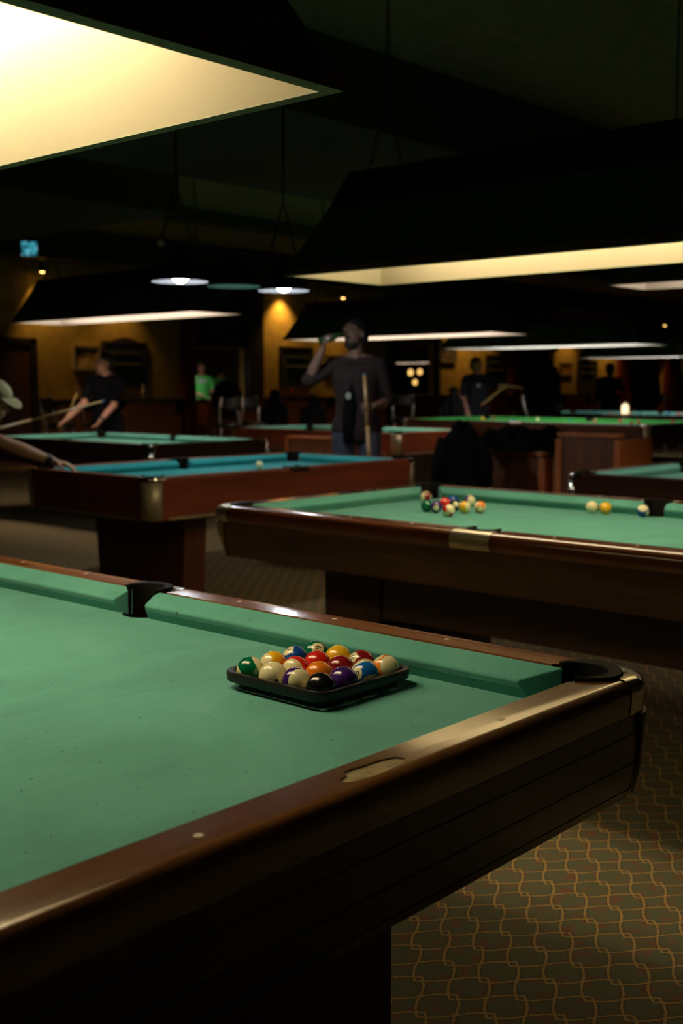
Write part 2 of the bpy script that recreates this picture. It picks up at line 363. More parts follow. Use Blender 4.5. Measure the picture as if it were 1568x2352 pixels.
# ---------------------------------------------------------------- chalkboards, pictures on the far wall
def board(x0, x1, z0, z1, lab, crest=False, blk=None):
    o = empty('chalkboard', ((x0+x1)/2, YW-.03, (z0+z1)/2), 0, lab, 'chalkboard', 'score chalkboards on the far wall')
    h = (x1-x0)/2; v = (z1-z0)/2
    MB().box(-h+.05, h-.05, -.01, .03, -v+.05, v-.05).build('slate', M_['slate'], o)
    fr = MB()
    fr.box(-h, h, -.03, .03, v-.05, v); fr.box(-h, h, -.03, .03, -v, -v+.05); fr.box(-h, -h+.05, -.03, .03, -v+.05, v-.05); fr.box(h-.05, h, -.03, .03, -v+.05, v-.05)
    if crest:
        n = 10; pts = [(-h*.6+1.2*h*k/n, .06+.07*math.sin(PI*k/n)) for k in range(n+1)]
        V = [(x_, y_, v+(z_-.06 if q else -.0)) for y_ in (-.03, .02) for q in (0, 1) for x_, z_ in pts]
        m_ = n+1
        Fc = [(k, k+1, m_+k+1, m_+k) for k in range(n)]+[(2*m_+k, 2*m_+k+1, 3*m_+k+1, 3*m_+k) for k in range(n)]+[(m_+k, m_+k+1, 3*m_+k+1, 3*m_+k) for k in range(n)]
        fr.add(V, Fc)
    fr.build('frame', M_['darkpaint'], o)
    MB().box(-h*.6, h*.7, -.06, .0, .0, .025).build('score_rail', plain('yellowed_score_rail', (.22, .20, .06), .6), o)
    MB().box(-h*.6, h*.7, -.06, .0, v*.45, v*.45+.025).build('score_rail', plain('yellowed_score_rail', (.10, .09, .03), .6), o)
board(12.34, 13.32, 1.30, 2.12, 'dark framed chalkboard with carved crest behind the person in black on the left', True)
board(16.76, 17.74, 1.30, 2.14, 'dark framed chalkboard left of the man in the plaid shirt')
board(24.15, 25.0, 1.32, 2.12, 'dark framed chalkboard behind the head of the man in the black tee')
board(28.65, 29.75, 1.32, 2.06, 'small far chalkboard between the two right-hand window bays')
def picture(x0, x1, z0, z1, lab, cols):
    o = empty('framed_picture', ((x0+x1)/2, YW-.02, (z0+z1)/2), 0, lab, 'picture')
    h = (x1-x0)/2; v = (z1-z0)/2
    fr = MB(); fr.box(-h, h, -.03, .02, v-.04, v); fr.box(-h, h, -.03, .02, -v, -v+.04); fr.box(-h, -h+.04, -.03, .02, -v+.04, v-.04); fr.box(h-.04, h, -.03, .02, -v+.04, v-.04)
    fr.build('frame', M_['brass'], o)
    m, nt, b = newmat('print'); no = N(nt, 'ShaderNodeTexNoise', i_Scale=4.0, i_Detail=3.0); nt.links.new(coords(nt), no.inputs['Vector'])
    nt.links.new(ramp(nt, no.outputs[0], [(.42, cols[0]), (.58, cols[1])]), b.inputs['Base Color']); b.inputs['Roughness'].default_value = .25
    MB().box(-h+.04, h-.04, -.01, .02, -v+.04, v-.04).build('print', m, o)
picture(11.72, 12.28, 1.60, 2.03, 'gold framed picture left of the crested chalkboard', ((.06, .035, .012), (.55, .36, .14)))
picture(22.2, 22.88, 1.90, 2.42, 'pale poster with a dark figure right of the bottle window', ((.02, .02, .022), (.16, .13, .09)))
picture(18.15, 18.7, 1.55, 2.0, 'small pale picture beside the plaid shirt man raised arm', ((.10, .07, .03), (.42, .30, .18)))
picture(27.75, 28.35, 1.62, 1.98, 'amber picture left of the small far chalkboard', ((.06, .03, .01), (.45, .22, .03)))

# ---------------------------------------------------------------- wall spot lamps
def spot(x, y, z, lab, power, tgt=(0, .25, -2)):
    o = empty('wall_spotlight', (x, y, z), 0, lab, 'spotlight', 'orange spotlights along the far wall')
    b = MB(); b.tube([(0, 0, .14), (0, .0, -.02)], [.045, .06], 14, False).build('can', M_['iron'], o, True)
    MB().tube([(0, 0, .14), (0, 0, 3.38-z)], .01, 6).build('stem', M_['iron'], o)
    MB().ball((0, 0, .0), (.045, .045, .035), 12, 8).build('bulb', glow('orange_bulb', SCONCE, 9), o, True)
    ld = bpy.data.lights.new('spot_beam', 'SPOT'); ld.energy = power; ld.color = SCONCE; ld.spot_size = math.radians(95); ld.spot_blend = .8; ld.shadow_soft_size = .05
    l = bpy.data.objects.new('spot_beam', ld); link(l); l.parent = o; l.location = (0, 0, -.06)
    l.rotation_euler = Vector(tgt).to_track_quat('-Z', 'Y').to_euler()
spot(11.0, 16.45, 3.22, 'orange spotlight high at the far left over the door edge', 50, (.3, .2, -1))
spot(12.65, 16.40, 3.18, 'orange spotlight over the crested chalkboard, behind the left lamp hood', 28)
spot(16.80, 16.47, 3.30, 'bright orange spotlight behind the right-hand pendant shade', 90, (0, .10, -1))
spot(18.35, 16.35, 3.20, 'small orange spotlight just right of the pendant shades', 40)
spot(22.9, 16.3, 3.20, 'orange spotlight over the pale poster, hidden behind lamp hoods', 60)
spot(28.0, 16.3, 3.20, 'orange spotlight left of the far right chalkboard, behind lamp hoods', 45)
spot(30.2, 16.3, 3.20, 'added orange spotlight right of the far right chalkboard, brightening the wall', 70)  # no lamp known here, spot added to light the wall beside the board
spot(23.9, 16.3, 3.20, 'orange spotlight above the person with the white logo, behind lamp hoods', 35)
spot(33.2, 16.3, 3.20, 'small orange spotlight at the far right edge', 40)

# ---------------------------------------------------------------- pool tables
def pool_table(name, cx, cy, rot, HW, HL, st, cloth, label, zr=.80, bed=.733, sights=False, plate=False, grooves=False, legs=None):
    T = empty(name, (cx, cy, 0), rot, label, 'table')
    dz = zr-.80
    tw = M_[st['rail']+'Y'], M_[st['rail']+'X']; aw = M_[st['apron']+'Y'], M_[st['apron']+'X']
    def S(side, s, d, z):
        return {'E': (HW+d, s, z), 'W': (-HW-d, s, z), 'N': (s, HL+d, z), 'S': (s, -HL-d, z)}[side]
    def straight(side, a0, k0, a1, k1, prof, nseg=1):
        rings = []
        for i in range(nseg+1):
            t = i/nseg
            rings.append([S(side, (a0+k0*d)*(1-t)+(a1+k1*d)*t, d, z+dz) for d, z in prof])
        return rings
    # cloth bed with pocket notches
    out = []
    def arc(px, py, r, a0, a1, n=12): return [(px+r*math.cos(math.radians(a0+(a1-a0)*k/n)), py+r*math.sin(math.radians(a0+(a1-a0)*k/n))) for k in range(n+1)]
    pc = .032; rp = .060; ps = .052
    c1 = arc(HW+pc, HL+pc, rp, -73, -197)
    out += arc(HW+ps, 0, rp, -92, -268)
    q = c1; out += q
    out += [(-x_, y_) for x_, y_ in q[::-1]]
    out += [(-x_, y_) for x_, y_ in arc(HW+ps, 0, rp, -92, -268)][::-1]
    out += [(-x_, -y_) for x_, y_ in q]
    out += [(x_, -y_) for x_, y_ in q[::-1]]
    n = len(out)
    V = [(x_, y_, bed+dz) for x_, y_ in out]+[(x_, y_, .712+dz) for x_, y_ in out]
    mobj('cloth_bed', V, [tuple(range(n)), tuple(range(n, 2*n))[::-1]]+[(i, (i+1) % n, n+(i+1) % n, n+i) for i in range(n)], cloth, T)
    # cushions
    cp = [(.0, .7675), (.003, .7722), (.053, .7965), (.053, .722), (.018, .727), (.004, .755)]
    cm, cs = .081, .0635
    segs = [('E', cs, -.25, HL-cm, 1.28), ('E', -HL+cm, -1.28, -cs, .25), ('W', cs, -.25, HL-cm, 1.28), ('W', -HL+cm, -1.28, -cs, .25),
            ('N', -HW+cm, -1.28, HW-cm, 1.28), ('S', -HW+cm, -1.28, HW-cm, 1.28)]
    for sd, a0, k0, a1, k1 in segs:
        o = MB().loft(straight(sd, a0, k0, a1, k1, cp)).build('cushion', cloth, T)
        bv = o.modifiers.new('bevel', 'BEVEL'); bv.width = .003; bv.segments = 2
    # wooden rails
    RP = st['railprof']; low = RP[-1][1]
    rp_ = [(.053, RP[0][1])]+RP+[(.06, low)]
    ce = -.042
    def railseg(sd, a0, k0, a1, k1, mt):
        return MB().loft(straight(sd, a0, k0, a1, k1, rp_)).build('rail', mt, T, 'auto')
    sh = .088
    for sd in 'EW':
        railseg(sd, sh, 0, HL-.09, .95, tw[0]); railseg(sd, -HL+.09, -.95, -sh, 0, tw[0])
    railN = railseg('N', -HW+.09, -.95, HW-.09, .95, tw[1])
    railS = railseg('S', -HW+.09, -.95, HW-.09, .95, tw[1])
    if plate:
        pl = []
        for k in range(40):
            a = 2*PI*k/40; x_ = .066*math.copysign(abs(math.cos(a))**.8, math.cos(a)); y_ = .0195*math.copysign(abs(math.sin(a))**.75, math.sin(a))
            if y_ > 0 and -.038 < x_ < .0: y_ += .004
            if y_ > .006 and x_ < -.040: y_ *= .55
            pl.append((x_, -HL-.0945+y_))
        cu = mobj('cut', [(a, b_, .7960) for a, b_ in pl]+[(a, b_, .81) for a, b_ in pl], [tuple(range(40))[::-1], tuple(range(40, 80))]+[(i, (i+1) % 40, 40+(i+1) % 40, 40+i) for i in range(40)], None)
        cu.parent = T
        bo = railS.modifiers.new('b', 'BOOLEAN'); bo.object = cu; bo.operation = 'DIFFERENCE'; bo.solver = 'EXACT'
        dg = bpy.context.evaluated_depsgraph_get(); me = bpy.data.meshes.new_from_object(railS.evaluated_get(dg)); railS.modifiers.clear(); railS.data = me
        bpy.data.objects.remove(cu)
        mobj('nameplate_recess', [(a, b_, .7962) for a, b_ in pl], [tuple(range(40))], M_['bare'], T)['label'] = 'bare recess where the nameplate is missing'
    # side castings and side pockets
    for sx in (1, -1):
        cols = []
        hn = 16
        for k in range(hn+1):
            s = -.088+.176*k/hn
            a = math.sqrt(max(0, .060**2-s*s)) if abs(s) < .06 else 0
            din = ps+a if abs(s) < .06 else .053
            col = [(sx*(HW+din), s, .76+dz), (sx*(HW+din), s, .7925+dz+.09*(din-.053))]
            col += [(sx*(HW+max(d, din+.004)+.0016), s, z+.0016+dz) for d, z in RP]
            cols.append(col)
        sm = MB().loft(cols, False, False).build('side_pocket_casting', st['metal'], T, 'auto')
        lin = MB(); rr = []
        for k in range(19):
            a = math.radians(-104+208*k/18); w_ = .004+.014*min(1, min(k, 18-k)/4)
            ca, sa = math.cos(a), math.sin(a)
            rr.append([(sx*(HW+ps+r*ca), r*sa, z+dz) for r, z in ((.053, .70), (.051, .798), (.053, .8045), (.055+w_, .8055), (.057+w_, .801), (.057, .79))])
        lin.loft(rr).build('pocket_liner', M_['liner'], T, 'auto')
        MB().lathe([(.066, .712+dz), (.060, .68+dz), (.03, .665+dz), (.001, .66+dz)], sx*(HW+ps), 0, 20).build('pocket_cup', M_['cup'], T, True)
    # corners
    co = st['co']; AP = st['apronprof']
    for sx in (1, -1):
        for sy in (1, -1):
            def cfr(t):       # frame along the outer corner, t 0..1
                if t < .12: return (HW, HL+.03+(co-.03)*t/.12, 1, 0, False)
                if t > .88: return (HW+.03+(co-.03)*(1-t)/.12, HL, 0, 1, False)
                a = (t-.12)/.76*PI/2; return (HW+co-co*math.cos(a), HL+co-co*math.sin(a), math.cos(a), math.sin(a), True)
            cols = []
            for k in range(23):
                t = k/22; bx, by, nx, ny, _ = cfr(t)
                ph = math.radians(-62+214*t)
                ix, iy = HW+pc+.0595*math.cos(ph), HL+pc+.0595*math.sin(ph)
                col = [(ix, iy, .75), (ix, iy, .7975)]
                for d, z in RP: col.append((bx+(d+.0018)*nx, by+(d+.0018)*ny, z+.0018))
                cols.append([(sx*x_, sy*y_, z+dz) for x_, y_, z in col])
            MB().loft(cols, False, False).build('corner_casting', st['metal'], T, 'auto')
            rr = []
            for k in range(23):
                t = k/22; a = math.radians(-66+222*t); w_ = .003+.019*min(1, min(k, 22-k)/5)
                ca, sa = math.cos(a), math.sin(a)
                rr.append([(sx*(HW+pc+r*ca), sy*(HL+pc+r*sa), z+dz) for r, z in ((.055, .70), (.052, .798), (.054, .8050), (.057+w_, .8065), (.059+w_, .802), (.058, .79))])
            MB().loft(rr).build('pocket_liner', M_['liner'], T, 'auto')
            MB().lathe([(.066, .712+dz), (.060, .68+dz), (.03, .665+dz), (.001, .66+dz)], sx*(HW+pc), sy*(HL+pc), 20).build('pocket_cup', M_['cup'], T, True)
            # metal corner strip running down the apron
            cols = []
            zt, zb = AP[0][1], AP[st['nap']-1][1]
            for k in range(13):
                u = k/12*2-1; ext = 0
                if st.get('trimstrip') and k in (0, 12): ext = .022*(1 if u > 0 else -1)
                if st.get('trimstrip') and k in (1, 11): u = math.copysign(1, u)
                col = []
                for d, z in AP[:st['nap']]:
                    hw_ = math.radians(45*(1-(1-st['blade'])*((zt-z)/(zt-zb))**.8)); a = PI/4+u*hw_
                    rr_ = d-co+.006
                    col.append((sx*(HW+co+rr_*math.cos(a)-(ext if ext > 0 else 0)), sy*(HL+co+rr_*math.sin(a)+(ext if ext < 0 else 0)), z+dz))
                cols.append(col)
            cb = MB().loft(cols, False, False).build('corner_strip', st['metal2'], T, 'auto')
            so = cb.modifiers.new('s', 'SOLIDIFY'); so.thickness = .005; so.offset = 0
    # apron panels, each to the middle of its corners
    def apron(side, mt):
        A, B_ = (HL, HW) if side in 'EW' else (HW, HL)
        rings = []
        prof = list(AP)
        if grooves:
            pr = []
            for i in range(st['nap']-1):
                (d0, z0), (d1, z1) = prof[i], prof[i+1]
                pr.append((d0, z0))
                L = z0-z1; ng = int(L/.033)
                for g in range(1, ng+1):
                    t = g/(ng+.5); dd = d0+(d1-d0)*t; zz = z0+(z1-z0)*t
                    pr += [(dd, zz+.0012), (dd-.0035, zz), (dd, zz-.0012)]
            prof = pr+prof[st['nap']-1:]
        for sgn in (-1, 1):
            fr = [(PI/4*k/5) for k in range(5, -1, -1)] if sgn < 0 else [(PI/4*k/5) for k in range(6)]
            for a in fr:
                ring = []
                for d, z in prof:
                    if d >= co: s_ = A+co+(d-co)*math.sin(a); dd = co+(d-co)*math.cos(a)
                    else: s_ = A+co+(d-co)*math.tan(a) if a else A+co; dd = d
                    ring.append(S(side, sgn*s_, dd, z+dz))
                rings.append(ring)
        return MB().loft(rings).build('apron_panel', mt, T, 'auto')
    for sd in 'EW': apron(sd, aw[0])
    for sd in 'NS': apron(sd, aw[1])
    if st.get('trimstrip'):
        for sd in 'EWNS':
            A = HL if sd in 'EW' else HW
            zb = AP[st['nap']-1][1]; d_ = AP[st['nap']-1][0]
            MB().loft(straight(sd, -A, 0, A, 0, [(d_+.003, zb+.014), (d_+.003, zb-.004), (d_-.01, zb-.004), (d_-.01, zb+.014)])).build('bottom_trim', st['metal2'], T)
    MB().box(-HW-.08, HW+.08, -HL-.08, HL+.08, .575+dz, .655+dz).build('bed_frame', M_['darkX'], T)
    if sights:
        def sight(x_, y_): MB().lathe([(.0062, .7970), (.0062, .7995), (.0001, .7997)], x_, y_, 16).build('rail_sight', M_['ivory'], T)
        for k in (1, 2, 3, 5, 6, 7):
            for sx in (1, -1): sight(sx*(HW+.094), -HL+k*2*HL/8)
        for k in (1, 2, 3):
            for sy in (1, -1):
                if plate and sy < 0 and k == 2: continue
                sight(-HW+k*2*HW/4, sy*(HL+.094))
    if legs == 'pedestal':
        for sy in (1, -1):
            MB().box(-HW+.205, HW-.205, min(sy*(HL-.22), sy*(HL-.54)), max(sy*(HL-.22), sy*(HL-.54)), 0, .575+dz).build('pedestal', M_['pedestal'], T)
        if st['rail'] in ('rail', 'warmrail'):
            MB().box(-HW+.22, HW-.22, -HL+.54, HL-.54, .32, .575+dz).build('ball_return_box', M_['darkY'], T)
    elif legs == 'taper':
        for sy in (1, -1):
            y0, y1 = HL-.27, HL-.45; ym = (y0+y1)/2
            def ring(z, k): return [(-HW*.92*k, sy*(ym-(y0-ym)*k), z), (HW*.92*k, sy*(ym-(y0-ym)*k), z), (HW*.92*k, sy*(ym+(y0-ym)*k), z), (-HW*.92*k, sy*(ym+(y0-ym)*k), z)]
            MB().loft([ring(0.03, .93), ring(.575, 1.0)]).build('pedestal', M_['redZ'], T)
            MB().box(-HW*.6, HW*.6, sy*ym-.12, sy*ym+.12, 0, .03).build('pedestal_foot', M_['darkX'], T)
    elif legs == 'eight':
        for sx in (1, -1):
            for y_ in (-HL+.12, -HL/3, HL/3, HL-.12):
                MB().lathe([(.05, 0), (.055, .06), (.04, .10), (.075, .3), (.08, .45), (.05, .5), (.075, .52), (.075, .64)], sx*(HW-.08), y_, 16).build('leg', M_['darkX'], T, True)
    return T
ANN = dict(rail='rail', apron='apron', co=.06, nap=4, blade=.30, metal=M_['chrome'], metal2=M_['brass'],
           railprof=[(.09, .7990), (.118, .7990), (.125, .7982), (.131, .7955), (.136, .791), (.1395, .784), (.141, .775), (.1405, .757), (.138, .736)],
           apronprof=[(.1375, .7345), (.1345, .68), (.129, .62), (.118, .571), (.10, .569), (.10, .73)])
BOX = dict(rail='red', apron='red', co=.075, nap=2, blade=1.0, metal=M_['chrome'], metal2=M_['brass'], trimstrip=True,
           railprof=[(.10, .797), (.128, .800), (.138, .797), (.143, .789), (.143, .772)],
           apronprof=[(.140, .772), (.134, .545), (.115, .543), (.115, .77)])
ANN2 = dict(ANN); ANN2.update(blade=.6, metal=M_['softmetal'], metal2=M_['brass'],
           railprof=[(.10, .7990), (.132, .7990), (.145, .7960), (.155, .789), (.163, .777), (.165, .762), (.162, .745), (.156, .730)],
           apronprof=[(.155, .7285), (.148, .68), (.132, .62), (.112, .569), (.10, .567), (.10, .72)])
ANN['rail'] = 'warmrail'
DRK = dict(BOX); DRK.update(rail='dark', apron='dark', metal2=M_['chrome'], trimstrip=False)
SNK = dict(DRK); SNK.update(metal=M_['steel'], metal2=M_['brass'])
T1 = pool_table('pool_table', 1.175, 2.357, 0, .635, 1.27, ANN, M_['felt1'], 'nearest pool table with green cloth, the ball tray on it and a missing nameplate', sights=True, plate=True, grooves=True, legs='pedestal')
T2 = pool_table('pool_table', 4.19, 2.408, 0, .635, 1.27, ANN2, M_['felt2'], 'pool table with chrome corners in the middle right, scattered balls on green cloth', sights=True, legs='pedestal')
T3 = pool_table('pool_table', 5.40, 5.83, PI/2, .50, 1.105, BOX, M_['felt_blue'], 'red-brown pool table with bright blue cloth and a cue ball', legs='taper')
T4 = pool_table('pool_table', 7.36, 9.62, 0, .635, 1.24, DRK, M_['felt2'], 'pool table behind the blue one on the left, in front of the person in black', legs='pedestal')
T5 = pool_table('pool_table', 10.85, 9.58, 0, .60, 1.24, BOX, M_['felt2'], 'far pool table directly behind the man in the plaid shirt', legs='pedestal')
T6 = pool_table('snooker_table', 13.95, 8.44, 0, .89, 1.79, SNK, M_['felt_snk'], 'large snooker table with vivid green cloth and coloured balls', zr=.86, bed=.757, legs='eight')
T7 = pool_table('pool_table', 6.88, 2.22, 0, .62, 1.27, DRK, M_['felt2'], 'dark pool table at the right edge behind the table with scattered balls', legs='pedestal')
T8 = pool_table('snooker_table', 18.45, 9.55, 0, .89, 1.79, SNK, M_['felt2'], 'farthest snooker table, at the right behind the vivid green one', zr=.86, bed=.757, legs='eight')

# ---------------------------------------------------------------- balls
IV = (.90, .80, .45)
def ballmat(name, col, kind):
    m, nt, b = newmat(name)
    tc = N(nt, 'ShaderNodeTexCoord'); s = N(nt, 'ShaderNodeSeparateXYZ'); nt.links.new(tc.outputs['Object'], s.inputs[0])
    X = Ex(nt, s.outputs[0]); Z = Ex(nt, s.outputs[2])
    disc = Z.op('GREATER_THAN', .885)
    if kind == 'stripe': f = (X.op('ABSOLUTE').op('GREATER_THAN', .56)).op('MAXIMUM', disc)
    elif kind == 'solid': f = disc
    else: f = None
    b.inputs['Base Color'].default_value = (*col, 1)
    if f:
        mx = N(nt, 'ShaderNodeMix', data_type='RGBA'); nt.links.new(f.o, mx.inputs[0]); mx.inputs[6].default_value = (*col, 1); mx.inputs[7].default_value = (*IV, 1)
        nt.links.new(mx.outputs[2], b.inputs['Base Color'])
    b.inputs['Roughness'].default_value = .16; b.inputs['Coat Weight'].default_value = .3; b.inputs['Coat Roughness'].default_value = .05
    return m
BC = {'yellow': (.92, .50, .015), 'blue': (.008, .06, .30), 'red': (.62, .022, .012), 'purple': (.045, .012, .13), 'orange': (.85, .22, .012), 'green': (.0, .13, .055), 'maroon': (.22, .010, .012), 'black': (.006, .006, .006)}
BM = {}
for c, v in BC.items():
    BM[c, 'solid'] = ballmat(c+'_ball', v, 'solid'); BM[c, 'stripe'] = ballmat(c+'_stripe_ball', v, 'stripe'); BM[c, 'plain'] = ballmat(c+'_plain_ball', v, 'plain')
BM['white', 'plain'] = ballmat('cue_ball', IV, 'plain')
_bm = bmesh.new(); bmesh.ops.create_icosphere(_bm, subdivisions=4, radius=1.0)
for f in _bm.faces: f.smooth = True
def ball(c, R, col, kind, name, label, group, disc=None, axis=None, num=None, roll=0, coin=0):
    me = bpy.data.meshes.new(name); _bm.to_mesh(me); me.materials.append(BM[col, kind])
    o = bpy.data.objects.new(name, me); link(o)
    c = Vector(c); t = (Vector((0, 0, CAMH))-c).normalized(); r = RT.copy(); u = t.cross(r).normalized(); r = u.cross(t)
    def vv(a): return (r*a[0]+u*a[1]+t*a[2]).normalized()
    z = vv(disc) if disc else Vector((random.gauss(0, 1), random.gauss(0, 1), random.gauss(0, 1))).normalized()
    x = vv(axis) if axis else z.orthogonal().normalized()
    if axis and not disc: z = (z-x*z.dot(x)).normalized()
    elif axis: 
        if kind == 'stripe': z = (z-x*z.dot(x)).normalized()
    x = (x-z*x.dot(z)).normalized(); y = z.cross(x)
    Mx = Matrix((x, y, z)).transposed().to_4x4(); Mx.translation = c
    o.matrix_world = Mx @ Matrix.Scale(R, 4)
    tag(o, label, 'ball', group)
    if num:
        cu = bpy.data.curves.new('t', 'FONT'); cu.body = num; cu.size = .62 if len(num) == 1 else .48; cu.align_x = 'CENTER'; cu.align_y = 'CENTER'; cu.offset = .012
        to = bpy.data.objects.new('t', cu); link(to); dg = bpy.context.evaluated_depsgraph_get()
        me2 = bpy.data.meshes.new_from_object(to.evaluated_get(dg)); bpy.data.objects.remove(to)
        b2 = bmesh.new(); b2.from_mesh(me2); bmesh.ops.triangulate(b2, faces=b2.faces)
        bmesh.ops.subdivide_edges(b2, edges=[e for e in b2.edges if e.calc_length() > .08], cuts=2)
        ca, sa = math.cos(roll), math.sin(roll)
        if num in ('6', '9'):
            vs = [b2.verts.new(p) for p in ((-.15, -.27, 0), (.15, -.27, 0), (.15, -.23, 0), (-.15, -.23, 0))]; b2.faces.new(vs)
        for v in b2.verts:
            px, py = v.co.x*ca-v.co.y*sa, v.co.x*sa+v.co.y*ca
            v.co = (px, py, 1.004*math.sqrt(max(0, 1-px*px-py*py)))
        b2.to_mesh(me2); b2.free(); me2.materials.clear(); me2.materials.append(M_['black'])
        n_ = bpy.data.objects.new('number', me2); link(n_); n_.parent = o
    return o
RB = .028575; PT = .0633; BX, BY, BZ = 1.5335, 1.422, .7660
g = 'pool balls racked in the black tray'
rack = {
 (0,0): ('black','solid','8',(-.6,.2,-.6),None,0,'black ball at the front corner of the tray'),
 (1,0): ('purple','stripe','12',(.0,1,-.35),(.38,.05,.92),0,'white ball with a purple edge, left of the black ball in the tray'),
 (2,0): ('white','plain',None,None,None,0,'plain cream cue ball in the front left row of the tray'),
 (3,0): ('green','stripe','14',(.3,-.5,-.8),(.84,.50,.08),0,'green striped ball at the left corner of the tray'),
 (0,1): ('purple','solid','4',(.9,.2,-.45),None,0,'solid dark purple ball right of the black ball in the tray'),
 (1,1): ('orange','solid','5',(.97,.12,.05),None,1.2,'solid orange ball behind the black ball in the tray'),
 (2,1): ('red','stripe','11',(.1,-.8,-.5),(-.42,-.05,.90),0,'white ball with a red edge inside the tray'),
 (3,1): ('yellow','stripe','9',(.2,-.3,-.9),(-.86,.05,.46),0,'yellow and white striped ball on the left side of the tray'),
 (0,2): ('blue','stripe','10',(-.62,.10,.78),(.42,-.80,.42),.9,'bright blue striped ball with a number on the right side of the tray'),
 (1,2): ('maroon','solid','7',(.1,-.5,-.8),None,0,'solid dark red ball in the middle of the tray'),
 (2,2): ('red','solid','3',(.1,.2,-.9),None,0,'solid bright red ball in the middle of the tray'),
 (3,2): ('blue','solid','2',(-.52,.68,.45),(.8,.6,0),.3,'solid blue ball near the back of the tray'),
 (0,3): ('orange','stripe','13',(-.56,.78,.16),(.56,.22,.80),.4,'orange and white striped ball at the right corner of the tray'),
 (1,3): ('maroon','stripe','15',(-.70,.48,.50),(.25,-.55,.78),-.5,'maroon striped ball numbered 15 at the back right of the tray'),
 (2,3): ('yellow','solid','1',(-.2,-.7,-.7),None,0,'solid yellow ball at the back right of the tray'),
 (3,3): ('green','solid','6',(.14,.50,.84),(-.25,.85,-.45),PI,'solid green ball numbered 6 at the back corner of the tray')}
for (a, b_), (c, k, n_, d_, ax, ro, lab) in rack.items():
    if (a, b_) == (0, 2): BM['blue2', 'stripe'] = ballmat('bright_blue_stripe', (.008, .13, .42), 'stripe'); c = 'blue2'
    o = ball((BX+PT*b_, BY+PT*a, BZ), RB, c, k, 'cue_ball' if c == 'white' else 'pool_ball', lab, g, d_, ax, n_, ro)
    if c == 'white':
        d = Vector((.27, -.30, 0)); d.z = math.sqrt(1-d.x**2-d.y**2)
        cc = o.matrix_world.translation; t = (Vector((0, 0, CAMH))-cc).normalized(); u = t.cross(RT).normalized(); r = u.cross(t)
        wd = (o.matrix_world.to_3x3().normalized().inverted() @ (r*d.x+u*d.y+t*d.z)).normalized()
        q_ = wd.orthogonal().normalized(); q2 = wd.cross(q_)
        V = [(wd*1.003+(q_*math.cos(2*PI*k/16)+q2*math.sin(2*PI*k/16))*.10) for k in range(16)]
        V = [v.normalized()*1.003 for v in V]
        mobj('target_dot', V, [tuple(range(16))], M_['black'], o)
# black tray
TX, TY = BX+1.5*PT, BY+1.5*PT
tr = empty('ball_tray', (TX, TY, .7335), 0, 'square black plastic tray full of pool balls on the nearest table', 'tray')
def rsq(h, r, z, n=6):
    p = []
    for k, (sx, sy) in enumerate(((1, 1), (-1, 1), (-1, -1), (1, -1))):
        for i in range(n+1):
            a = PI/2*k+PI/2*i/n; p.append((sx*(h-r)+r*math.cos(a), sy*(h-r)+r*math.sin(a), z-.7335))
    return p
MB().loft([rsq(.1262, .030, .745), rsq(.1265, .030, .764), rsq(.1285, .032, .7688), rsq(.1335, .034, .7702), rsq(.1385, .036, .7690), rsq(.1400, .038, .766), rsq(.1395, .038, .752), rsq(.1380, .037, .7500), rsq(.130, .030, .7505), rsq(.128, .03, .745)], False).build('rim', M_['tray'], tr, 'auto')
bs = MB(); bs.loft([rsq(.1225, .03, .7505), rsq(.1205, .03, .738), rsq(.1185, .03, .7345), rsq(.114, .03, .7345)], False)
bs.build('tray_base', M_['tray'], tr, 'auto')
for a in range(4):
    for b_ in range(4):
        cx, cy = (b_-1.5)*PT, (a-1.5)*PT
        MB().lathe([(.0225, .0125), (.0235, .001), (.0225, .0), (.019, .0), (.019, .003), (.0215, .0125)], cx, cy, 20).build('cup', M_['tray'], tr, True)
# loose balls on the second table
g2 = 'loose pool balls on the second table'
ZB = .733+RB
T2B = [((3.991,3.781),'orange','solid','orange ball alone near the left cushion of the second table',(.2,-.9,-.2),None),
 ((4.805,3.794),'green','stripe','green striped ball nearest the far corner pocket of the second table',(-.2,.9,.3),(.95,.0,.3)),
 ((4.648,3.57),'maroon','stripe','white ball with maroon stripe at the back of the cluster',(.1,.9,.2),(-.9,.1,.35)),
 ((4.293,3.292),'green','solid','solid green ball at the left of the cluster',(-.5,-.2,-.8),None),
 ((4.29,3.235),'purple','solid','solid purple ball with a pale spot in the cluster',(.0,-.25,.95),None),
 ((4.447,3.301),'red','solid','solid red ball in the back of the cluster',(.1,.6,-.6),None),
 ((4.207,3.10),'red','stripe','red and white striped ball at the front of the cluster',(-.5,-.6,.3),(.55,.45,.65)),
 ((4.559,3.334),'blue','solid','solid dark blue ball half hidden behind the black ball',(-.5,-.2,-.8),None),
 ((4.413,3.217),'black','solid','black ball with a pale spot in the middle of the cluster',(.2,.1,.95),None),
 ((4.632,3.285),'purple','stripe','purple striped ball behind the yellow ones in the cluster',(-.3,.9,-.3),(.5,-.1,.8)),
 ((4.364,3.123),'yellow','stripe','yellow ball with a white side touching the orange ball',(.0,.7,-.7),(.9,.1,.4)),
 ((4.42,3.075),'orange','stripe','orange ball with a pale number spot at the right of the cluster',(.0,-.3,.95),(-.85,.3,.1)),
 ((4.923,2.768),'white','plain','cream cue ball beside the yellow ball near the far cushion',None,None),
 ((5.025-.12,2.749-.065),'yellow','solid','solid yellow ball beside the cue ball near the far cushion',(.4,.8,-.4),None),
 ((4.795,2.434),'blue','stripe','dark blue and white ball near the far side pocket',(.4,-.8,-.3),(.05,.75,.65))]
